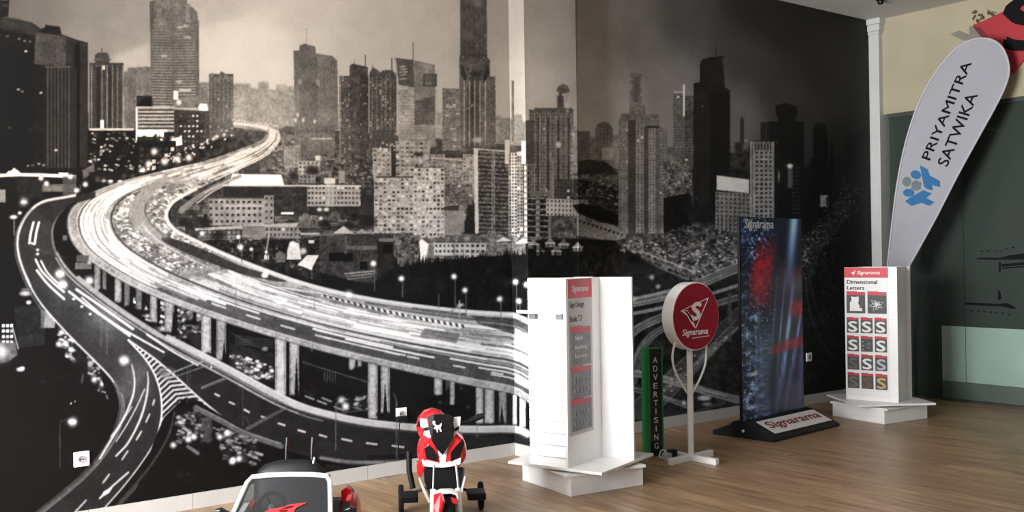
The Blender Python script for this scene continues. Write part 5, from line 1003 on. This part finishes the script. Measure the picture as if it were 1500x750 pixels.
# abstract print: deep blue ground, icy streaks, red and steel ribbons
ncx, ncz = 110, 340; uu, vv = np.meshgrid((np.arange(ncx) + .5) / ncx, 1 - (np.arange(ncz) + .5) / ncz)   # v up
r8 = np.random.default_rng(4)
def nz2(px, py):
    g = r8.random((int(ncz / py) + 3, int(ncx / px) + 3)); yy = np.arange(ncz) / py; xx = np.arange(ncx) / px; yi = yy.astype(int); xi = xx.astype(int); fy = (yy - yi)[:, None]; fx = (xx - xi)[None]
    Aq = g[yi] * (1 - fy) + g[yi + 1] * fy; return Aq[:, xi] * (1 - fx) + Aq[:, xi + 1] * fx
base_c = np.stack([.050 + 0 * uu, .062 + .01 * vv, .12 + .05 * (1 - vv) * uu], -1)
ice = np.clip(nz2(4, 4) * .6 + nz2(2, 2) * .6 - .62, 0, 1) * np.clip((.45 - np.abs(uu - .12 - .15 * (vv > .5)) * 1.2), 0, 1) * 2.6
ice += np.clip(nz2(9, 9) - .45, 0, 1) * np.exp(-((uu - .12) / .14) ** 2) * np.clip(1.15 - vv, 0, 1) * .9
ice += np.exp(-((uu - .88 + .35 * (1 - vv)) / .07) ** 2) * np.clip((vv - .62) * 3, 0, 1) * .45
for c0, sl, wd, st in ((.62, .34, .018, .30), (.75, .4, .03, .34), (.5, .3, .012, .22), (.93, .5, .02, .24)): ice += st * np.exp(-((uu - c0 - sl * (vv - .45)) / wd) ** 2) * np.clip(1 - np.abs(vv - .45) * 3.2, 0, 1)
ice *= 1.5
for c0, sl, wd, st in ((.30, -.12, .02, .25), (.22, .05, .03, .3), (.66, .55, .05, .3), (.82, .6, .03, .3), (.98, .3, .05, .25)): ice += st * np.exp(-((uu - c0 - sl * (vv - .3)) / wd) ** 2) * np.clip(1 - np.abs(vv - .3) * 2.4, 0, 1) * (.5 + nz2(3, 9))
img2 = base_c + ice[..., None] * np.array([.62, .78, 1.0])
rib = np.exp(-((uu - .40 - .10 * np.sin(vv * 7.5)) / .17) ** 4) * np.clip((vv - .52) * 7, 0, 1) * np.clip((.93 - vv) * 7, 0, 1)
rib2 = np.exp(-((vv - .335 - .05 * uu) / .028) ** 4) * np.clip((uu - .32) * 6, 0, 1); rib3 = np.exp(-(((uu - .93) / .16) ** 2 + ((vv - .55) / .05) ** 2) ** 2)
red_c = np.array([.46, .085, .12]) * (.7 + .6 * nz2(5, 5))[..., None]
for rb in (rib * .85, rib2 * .7, rib3 * .8): img2 = img2 * (1 - rb[..., None]) + red_c * rb[..., None]
stl = np.exp(-((uu - .36 + .05 * np.sin(vv * 9)) / .11) ** 4) * np.clip((.50 - vv) * 9, 0, 1) * .8; img2 = img2 * (1 - stl[..., None]) + (np.array([.34, .42, .56]) * (.35 + .75 * nz2(8, 3))[..., None]) * stl[..., None]
img2 = np.clip(img2 * 1.7, .02, 1); lin2 = np.where(img2 <= .04045, img2 / 12.92, ((img2 + .055) / 1.055) ** 2.4)
me = bpy.data.meshes.new('printed_panel'); xs2 = np.linspace(-hw, hw, ncx); zs4 = np.linspace(SH_ - .006, .06, ncz)
V = np.zeros((ncz, ncx, 3)); V[..., 0] = xs2; V[..., 1] = .0015; V[..., 2] = zs4[:, None]; q = (np.arange(ncz - 1)[:, None] * ncx + np.arange(ncx - 1)).ravel()
me.from_pydata(V.reshape(-1, 3).tolist(), [], np.stack([q, q + ncx, q + ncx + 1, q + 1], 1).tolist()); at = me.color_attributes.new('ink', 'FLOAT_COLOR', 'POINT')
at.data.foreach_set('color', np.concatenate([lin2.reshape(-1, 3), np.ones((ncx * ncz, 1))], 1).astype(np.float32).ravel()); me.materials.append(attr_mat('standee_print', .3))
pp = bpy.data.objects.new('printed_panel', me); COL.objects.link(pp); pp.parent = ST; pp['label'] = 'abstract deep blue print with icy streaks and red ribbons'
lettering('Signarama', mat('silver_ink', rgb(196, 198, 200), .4, noise=.03), pp, (-hw + .06, .001, SH_ - .115), (1, 0, 0), (0, 0, 1), width=.43, height=.10, bold=.018, shear=.2, depth=.001)
MB().prism([(-hw + .10, 0, SH_ - .035), (-hw + .13, 0, SH_ - .045), (-hw + .18, 0, SH_ - .015), (-hw + .14, 0, SH_ - .075)], [(-hw + .10, .0012, SH_ - .035), (-hw + .13, .0012, SH_ - .045), (-hw + .18, .0012, SH_ - .015), (-hw + .14, .0012, SH_ - .075)]).build('bird_mark', mat('silver_ink'), pp)
# base: front and rear feet joined under the panel, sloped front plate with a name board
fwd = .30; prof = [(-fwd, 0), (-fwd, .025), (-fwd + .04, .04), (-.05, .125), (.0, .135), (.075, .13), (.11, .10), (.28, .03), (.28, 0)]
b_ = MB().prism([(-hw - .03, y, z) for y, z in prof], [(hw + .07, y, z) for y, z in prof]).build('base', black_plastic, ST, bevel=.004)
sl = Vector((0, -.05 - (-fwd + .04), .125 - .04)).normalized(); nn = Vector((0, -sl.z, sl.y)); o0 = Vector((0, -fwd + .05, .048)) + nn * .002; Lp = .195
nb = MB().prism([o0 + Vector((-hw + .075, 0, 0)), o0 + Vector((hw + .025, 0, 0)), o0 + Vector((hw + .025, 0, 0)) + sl * Lp, o0 + Vector((-hw + .075, 0, 0)) + sl * Lp],
                [v + nn * .004 for v in (o0 + Vector((-hw + .075, 0, 0)), o0 + Vector((hw + .025, 0, 0)), o0 + Vector((hw + .025, 0, 0)) + sl * Lp, o0 + Vector((-hw + .075, 0, 0)) + sl * Lp)]).build('name_board', white_ink, ST)
lettering('Signarama', mat('maroon_ink', rgb(128, 24, 44), .5, noise=.05), nb, o0 + nn * .0045 + Vector((-hw + .115, 0, 0)) + sl * .04, (1, 0, 0), sl, width=SWd - .13, height=.125, bold=.03, shear=.12, depth=.001)
MB().lathe([(0, 0), (.012, 0), (.012, .004), (0, .004)], Matrix.Translation((-hw - .03, -.02, .06)) @ Matrix.Rotation(-math.pi / 2, 4, 'Y'), 12).build('latch', white_paint, ST)

# ------------------------------------------------------------------ ride-on motorcycle
def placed(px, dep): a = (px - 750) / FPX * dep; return FW * dep + RT * a
BD = 5.45; bpos = placed(645, BD); BR = math.radians(-37.5 + 6)
BK = thing('ride_on_motorcycle', 'red and white toy motorcycle with black screen and side wheels', 'toy motorcycle', (bpos[0], bpos[1], 0), BR)
def bq(px, py, y=0.0): d = BD + y; return ((px - 649) * d / FPX + y * .10, y, CAMH - (py - 377.5) * d / FPX)
def plate(pts, y, m, name, par=BK, th=.012, curve=2.2, bev=0.0):
    A = []
    for px, py in pts:
        x, _, z = bq(px, py, y); A.append((x, y + curve * x * x, z))
    return MB().prism(A, [(a, b + th, c) for a, b, c in A]).build(name, m, par, bevel=bev)
def ringq(pts, y, s=1.0, dz=0.0):
    P = [bq(a, b, -.03) for a, b in pts]; cx = sum(p[0] for p in P) / len(P); cz = sum(p[2] for p in P) / len(P)
    return [(cx + (p[0] - cx) * s, y, cz + (p[2] - cz) * s + dz) for p in P]
OUTL = [tuple(p) for p in spl([(621, 641), (612, 656), (613, 672), (624, 683), (650, 686), (675, 683), (684, 668), (682, 650), (675, 639), (662, 630), (648, 627), (634, 631), (621, 641)], 3)[:-1]]
fair = MB().loft([ringq(OUTL, -.075, .80), ringq(OUTL, -.055, .94), ringq(OUTL, -.02, 1.0), ringq(OUTL, .12, .98), ringq(OUTL, .26, .78, -.02), ringq(OUTL, .36, .45, -.05)]).build('fairing', red_gloss, BK, smooth=True)
plate([(640, 640), (660, 640), (654, 675), (653, 685), (646, 685), (645, 675)], -.083, white_gloss, 'centre_stripe', fair, .01, 1.2)
ws = plate([(629, 611), (638, 608), (656, 608), (665, 612), (668, 632), (666, 643), (658, 656), (650, 668), (641, 658), (634, 646), (631, 632)], -.105, black_gloss, 'windscreen', BK, .012, 3.0, .003)
def hz(pts): return [(635 + a * 15, 617 + b * 17) for a, b in pts]
plate(hz([(.15, .35), (.05, .15), (.2, .0), (.35, .12), (.3, .28), (.5, .42), (.75, .38), (.95, .2), (.9, .5), (.82, .62), (.95, .9), (.8, 1.0), (.7, .72), (.55, .7), (.6, 1.0), (.48, 1.0), (.42, .68), (.25, .75), (.2, .62), (.35, .5)]), -.1075, white_ink, 'horse_emblem', ws, .002, 3.0)
for pts in ([(617, 614), (627, 615), (630, 628), (634, 640), (631, 643), (622, 638), (624, 630), (618, 626)], [(667, 614), (677, 613), (676, 626), (668, 640), (664, 643), (665, 632)]):
    plate(pts, -.075, white_gloss, 'hand_guard', BK, .03, 1.0, .003)
for pts in ([(621, 628), (628, 626), (632, 630), (624, 632)], [(667, 630), (674, 626), (674, 631), (668, 634)]): plate(pts, -.08, black_plastic, 'vent', BK, .004, 1.0)
for out, inn in (([(620, 658), (629, 651), (638, 656), (645, 670), (642, 678), (624, 674)], [(623, 657), (630, 653), (637, 659), (643, 669), (641, 677), (626, 673)]), ([(660, 664), (668, 656), (680, 645), (683, 652), (677, 673), (661, 679)], [(661.5, 665), (669, 656), (680, 646), (682, 654), (675, 673), (661, 678)])):
    h_ = plate(out, -.088, red_gloss, 'headlight_surround', BK, .02, 1.6, .003); plate(inn, -.094, black_gloss, 'headlight', h_, .008, 1.6, .002)
plate([(619, 674), (632, 676), (647, 680), (653, 680), (664, 676), (677, 673), (676, 683), (664, 685), (650, 686), (632, 685), (621, 684)], -.092, white_gloss, 'lower_trim', BK, .02, 1.6, .003)
plate([(610, 678), (620, 676), (622, 686), (616, 700), (610, 694)], .0, red_gloss, 'side_fairing', BK, .05, .5, .004)
cow = MB().loft([[bq(a, b, y) for a, b in ((620, 686), (678, 686), (677, 704), (672, 724), (664, 735), (636, 735), (628, 726), (621, 704))] for y in (-.03, .12)]).build('radiator_cowl', black_plastic, BK, bevel=.006)
for pts in ([(613, 700), (615, 700), (622, 716), (630, 735), (627, 737), (619, 720)], [(680, 700), (682, 700), (677, 722), (672, 735), (670, 733), (675, 718)]): plate(pts, -.04, white_gloss, 'cowl_edge', cow, .02, 0)
# front wheel, fork, mudguard
def wheel(par, x, y, r, w, name, rim_m, n=28):
    A = Matrix.Translation((x, y, r)) @ Matrix.Rotation(math.pi / 2, 4, 'Y'); t_ = MB().lathe([(r * .62, -w * .45), (r * .85, -w * .5), (r * .97, -w * .36), (r, -w * .15), (r, w * .15), (r * .97, w * .36), (r * .85, w * .5), (r * .62, w * .45)], A, n).build(name, black_rubber, par, smooth=True)
    MB().lathe([(0, -w * .42), (r * .2, -w * .46), (r * .3, -w * .3), (r * .66, -w * .40), (r * .66, w * .40), (r * .3, w * .3), (r * .2, w * .46), (0, w * .42)], A, n).build('rim', rim_m, t_, smooth=True); return t_
FX = bq(657, 700, -.25)[0]
wheel(BK, FX, -.25, .135, .088, 'front_wheel', black_plastic)
gd_ = []
for k in range(8):
    a = math.radians(-75 + k * 13); c, s = math.cos(a), math.sin(a); R_ = .150
    gd_.append([(FX + xx, -.25 - (R_ + dz) * s, .135 + (R_ + dz) * c) for xx, dz in ((-.062, -.03), (-.058, .002), (-.03, .014), (.03, .014), (.058, .002), (.062, -.03), (.054, -.03), (.05, -.006), (.028, .004), (-.028, .004), (-.05, -.006), (-.054, -.03))])
mg = MB().loft(gd_).build('mudguard', white_gloss, BK, smooth=True)
MB().prism([(FX - .066, -.36, .24), (FX - .066, -.30, .285), (FX - .03, -.345, .305), (FX - .02, -.38, .27), (FX - .05, -.40, .17), (FX - .066, -.385, .16)], [(FX - .05, -.35, .23), (FX - .05, -.29, .275), (FX - .02, -.335, .295), (FX - .01, -.37, .26), (FX - .04, -.39, .165), (FX - .05, -.375, .155)]).build('red_flash', red_gloss, mg)
MB().prism([(FX + .02, -.362, .283), (FX + .055, -.355, .27), (FX + .05, -.385, .25), (FX + .025, -.39, .262)], [(FX + .02, -.352, .278), (FX + .055, -.345, .265), (FX + .05, -.375, .245), (FX + .025, -.38, .257)]).build('red_flash', red_gloss, mg)
for s in (-1, 1):
    fk = MB().tube([(FX + s * .072, -.25, .10), (FX + s * .066, -.20, .29)], .016, 12).build('fork_leg', white_gloss, BK, smooth=True); MB().tube([(FX + s * .066, -.20, .28), (FX + s * .058, -.13, .40)], .006, 8).build('fork_tube', chrome, fk, smooth=True)
# rear: seat, tail, frame, rear wheel, footboards, side wheels
ry = .42; RX = -.0
MB().loft([[(RX + a * w_, y, zc + b * h_) for a, b in ((-1, -.6), (-.8, .4), (-.35, .95), (.35, .95), (.8, .4), (1, -.6), (.6, -1), (-.6, -1))] for y, w_, h_, zc in ((.10, .085, .06, .36), (.25, .10, .06, .34), (.40, .11, .06, .345), (.50, .10, .05, .37))]).build('seat', black_plastic, BK, smooth=True)
tail = MB().loft([[(-.052 + w_ * math.cos(k * .524), y, zc + h_ * math.sin(k * .524)) for k in range(12)] for y, w_, h_, zc in ((.14, .06, .04, .54), (.17, .082, .085, .545), (.24, .092, .10, .55), (.34, .085, .095, .53), (.46, .06, .06, .47), (.54, .02, .02, .43))]).build('tail_cowl', red_gloss, BK, smooth=True)
MB().loft([[(a * w_, y, zc + b * h_) for a, b in ((-1, -1), (1, -1), (1, 1), (-1, 1))] for y, w_, h_, zc in ((.05, .07, .08, .27), (.25, .085, .08, .26), (.45, .075, .06, .28), (.52, .05, .04, .34))]).build('chassis', black_plastic, BK, bevel=.008)
wheel(BK, 0, ry, .135, .085, 'rear_wheel', black_plastic)
for s in (-1, 1):
    MB().box(s * .19 - .052, s * .19 + .052, .15, .29, .135, .175).build('footboard', black_plastic, BK, bevel=.008)
    ax = MB().tube([(s * .05, .46, .16), (s * .15, .48, .12), (s * .215, .49, .085)], .009, 8).build('stabiliser_arm', black_plastic, BK); wheel(BK, s * .235, .49, .082, .032, 'side_wheel', black_plastic, 20)
MB().tube([(-.165, .22, .20), (-.185, .24, .30), (-.185, .25, .405)], .016, 10).build('exhaust', black_plastic, BK, smooth=True)
hb = MB().tube([(-.10, -.01, .585), (0, .02, .57), (.12, -.01, .60), (.20, .0, .628)], .010, 8).build('handlebar', black_plastic, BK, smooth=True)
MB().tube([(.155, .0, .612), (.20, .0, .628), (.222, .0, .635)], [.015, .017, .014], 10).build('grip', black_rubber, hb, smooth=True); MB().tube([(-.09, -.01, .587), (-.135, .0, .60)], .015, 10).build('grip', black_rubber, hb, smooth=True)

# ------------------------------------------------------------------ ride-on car
CD = 4.5; cpos = placed(408, CD)
CR = thing('ride_on_car', 'white and red open toy car with white windscreen frame and black seat', 'toy car', (cpos[0], cpos[1], 0), math.radians(-37.5)); CR.scale = (.84, .9, .9)
cx0 = (405 - 750) / FPX * CD
def cq(px, py, y): d = CD + y; return ((px - 750) / FPX * d - cx0, y, CAMH - (py - 379.5) * d / FPX)
def ring(y, w_, z0, z1, r=.35, cx=0.0):
    return [(cx + a * w_, y, z0 + (z1 - z0) * b) for a, b in ((-.9, 0), (-1, .25), (-1, .65), (-.92, .9), (-.75, 1), (.75, 1), (.92, .9), (1, .65), (1, .25), (.9, 0))]
MB().loft([ring(-.56, .18, .10, .20), ring(-.52, .25, .08, .25), ring(-.40, .29, .07, .30), ring(-.14, .30, .07, .325)]).build('bonnet', white_gloss, CR, smooth=True)
MB().loft([ring(-.14, .285, .07, .20), ring(.30, .285, .07, .20), ring(.42, .28, .07, .24)]).build('floor_pan', black_plastic, CR, bevel=.004)
for s in (-1, 1):
    A = [[(s * .300, y, z0), (s * .300, y, z1 - .03), (s * .288, y, z1), (s * .262, y, z1), (s * .262, y, z0)] for y, z0, z1 in ((-.16, .09, .325), (.02, .09, .30), (.22, .09, .30), (.36, .09, .35), (.50, .10, .375), (.66, .12, .35), (.72, .16, .30))]
    sd = MB().loft(A).build('side_panel', red_gloss, CR, smooth=True)
    MB().loft([[(s * .302, y, z), (s * .302, y, z + .03), (s * .27, y, z + .034), (s * .27, y, z)] for y, z in ((-.15, .315), (.1, .298), (.34, .345))]).build('sill_trim', black_gloss if s > 0 else white_gloss, sd)
    m_ = MB().loft([[(s * .30, .06, .365), (s * .30, .06, .395), (s * .305, .085, .395), (s * .305, .085, .365)], [(s * .35, .05, .36), (s * .35, .05, .415), (s * .35, .10, .415), (s * .35, .10, .36)], [(s * .385, .055, .37), (s * .385, .055, .41), (s * .38, .095, .41), (s * .38, .095, .37)]]).build('mirror', black_gloss, CR, bevel=.006)
    MB().tube([(s * .27, .03, .335), (s * .305, .07, .375)], .011, 8).build('mirror_arm', white_gloss, m_)
    for y in (-.34, .46): wheel(CR, s * .285, y, .105, .09, 'wheel', mat('silver_rim', (.5, .5, .5), .3, .7, noise=.05), 24)
    MB().lathe([(0, 0), (.04, 0), (.045, .01), (.03, .02), (0, .022)], Matrix.Translation((s * .17, -.545, .19)) @ Matrix.Rotation(math.pi / 2, 4, 'X'), 16).build('headlight', chrome, CR, smooth=True)
rear = MB().loft([ring(.40, .275, .09, .28), ring(.55, .27, .10, .33), ring(.68, .25, .12, .32), ring(.74, .20, .15, .26)]).build('rear_deck', black_gloss, CR, smooth=True)
for s in (-1, 1): MB().tube([(s * .15, .52, .31), (s * .14, .54, .47), (s * .07, .545, .485), (s * .05, .52, .32)], .013, 8).build('roll_hoop', black_gloss, rear, smooth=True)
for s in (1,): MB().loft([[(s * .235 + a * .028, y, z + b * .045) for a, b in ((-1, -1), (1, -1), (1, .6), (0, 1), (-1, .6))] for y, z in ((.58, .35), (.66, .345), (.72, .32))]).build('tail_light', red_gloss, rear, smooth=True)
# windscreen
T0, T1 = (-.225, .17, .545), (.225, .17, .545); B0, B1 = (-.285, -.14, .305), (.285, -.14, .305)
fr = [B0, (-.265, -.04, .385), (-.243, .07, .468), (-.228, .145, .525), (-.205, .175, .548), (-.12, .18, .556), (0, .182, .558), (.12, .18, .556), (.205, .175, .548), (.228, .145, .525), (.243, .07, .468), (.265, -.04, .385), B1]
MB().tube(fr, .0135, 10).build('windscreen_frame', white_gloss, CR, smooth=True)
MB().tube([(p[0] * .955, p[1] + .004, p[2] - .012) for p in fr], .006, 6).build('windscreen_seal', black_rubber, CR, smooth=True)
gl = bpy.data.materials.new('tinted_screen'); gl.use_nodes = True; _N = gl.node_tree.nodes; _L = gl.node_tree.links; _p = _N['Principled BSDF']; _p.inputs['Base Color'].default_value = (.03, .032, .034, 1); _p.inputs['Roughness'].default_value = .08
_t = _N.new('ShaderNodeBsdfTransparent'); _t.inputs[0].default_value = (.75, .77, .78, 1); _mx = _N.new('ShaderNodeMixShader'); _mx.inputs[0].default_value = .6; _nz = _N.new('ShaderNodeTexNoise'); _nz.inputs['Scale'].default_value = 8; _rp = _N.new('ShaderNodeMapRange'); _rp.inputs[3].default_value = .04; _rp.inputs[4].default_value = .14
_L.new(_nz.outputs[0], _rp.inputs[0]); _L.new(_rp.outputs[0], _p.inputs['Roughness']); _L.new(_p.outputs[0], _mx.inputs[1]); _L.new(_t.outputs[0], _mx.inputs[2]); _L.new(_mx.outputs[0], _N['Material Output'].inputs[0])
gn = Vector((0, -.61, .79)) * .0022
gls = MB().loft([[Vector((fr[i][0] * .97, fr[i][1], fr[i][2])) - gn, Vector((fr[12 - i][0] * .97, fr[i][1], fr[i][2])) - gn, Vector((fr[12 - i][0] * .97, fr[i][1], fr[i][2])) + gn, Vector((fr[i][0] * .97, fr[i][1], fr[i][2])) + gn] for i in range(6)]).build('windscreen', gl, CR)
def scr(u, v): k = .40 + (v - .02) * .72; return (u * (.275 - .06 * k), -.14 + .31 * k - .007, .305 + .24 * k + .006)
def sticker(pts, m): A = [scr(*p) for p in pts]; MB().prism(A, [(a, b + .002, c - .0015) for a, b, c in A]).build('sticker', m, gls)
sticker([(-.42, .04), (-.25, .13), (.02, .17), (.12, .22), (.52, .26), (.30, .15), (.25, .05), (.05, .02)], red_gloss); sticker([(-.10, .09), (.05, .145), (.2, .15), (.27, .20), (.10, .19), (.02, .16), (.0, .11), (.12, .10), (.12, .06), (0, .05)], black_ink); sticker([(-.62, .03), (-.44, .05), (-.30, .02), (-.5, .0)], white_ink)
# dashboard, steering wheel, seat
MB().loft([[(a, y, z) for a in (-.26, .26)] + [(.26, y, z - .07), (-.26, y, z - .07)] for y, z in ((-.12, .32), (.02, .345), (.07, .32))]).build('dashboard', black_plastic, CR, bevel=.008)
swp = Vector((-.09, .13, .40)); sa = Matrix.Translation(swp) @ Matrix.Rotation(math.radians(62), 4, 'X')
sw = MB().tube([sa @ Vector((.075 * math.cos(k * .3307), .075 * math.sin(k * .3307), 0)) for k in range(20)], .011, 8).build('steering_wheel', black_rubber, CR, smooth=True)
for k in (0, 2.1, 4.2): MB().tube([sa @ Vector((0, 0, 0)), sa @ Vector((.072 * math.cos(k), .072 * math.sin(k), 0))], .008, 6).build('spoke', black_plastic, sw)
MB().tube([swp, (-.09, .05, .31)], .012, 8).build('column', black_plastic, sw); MB().lathe([(0, .0), (.02, .0), (.018, .012), (0, .014)], sa, 16).build('hub_badge', chrome, sw)
MB().box(-.22, .22, .18, .42, .19, .245).build('seat_cushion', black_plastic, CR, bevel=.015)
def sring(y, z, w_, d_): return [(-.06 + w_ * math.copysign(abs(math.cos(k * .3927)) ** .6, math.cos(k * .3927)), y + d_ * math.sin(k * .3927), z) for k in range(16)]
bk = MB().loft([sring(.42, .22, .20, .03), sring(.445, .36, .215, .04), sring(.46, .47, .215, .045), sring(.47, .52, .195, .045), sring(.475, .55, .16, .04), sring(.48, .568, .10, .03), sring(.48, .575, .03, .01)]).build('seat_back', black_plastic, CR, smooth=True)
for x_ in (-.10, .05): MB().tube([(x_, .50, .40), (x_ + .005, .505, .62), (x_ + .01, .51, .69)], .010, 8).build('seat_post', black_gloss, bk, smooth=True)
MB().tube([(.075, .44, .56), (.08, .45, .59)], .007, 8).build('belt_clip', chrome, bk)
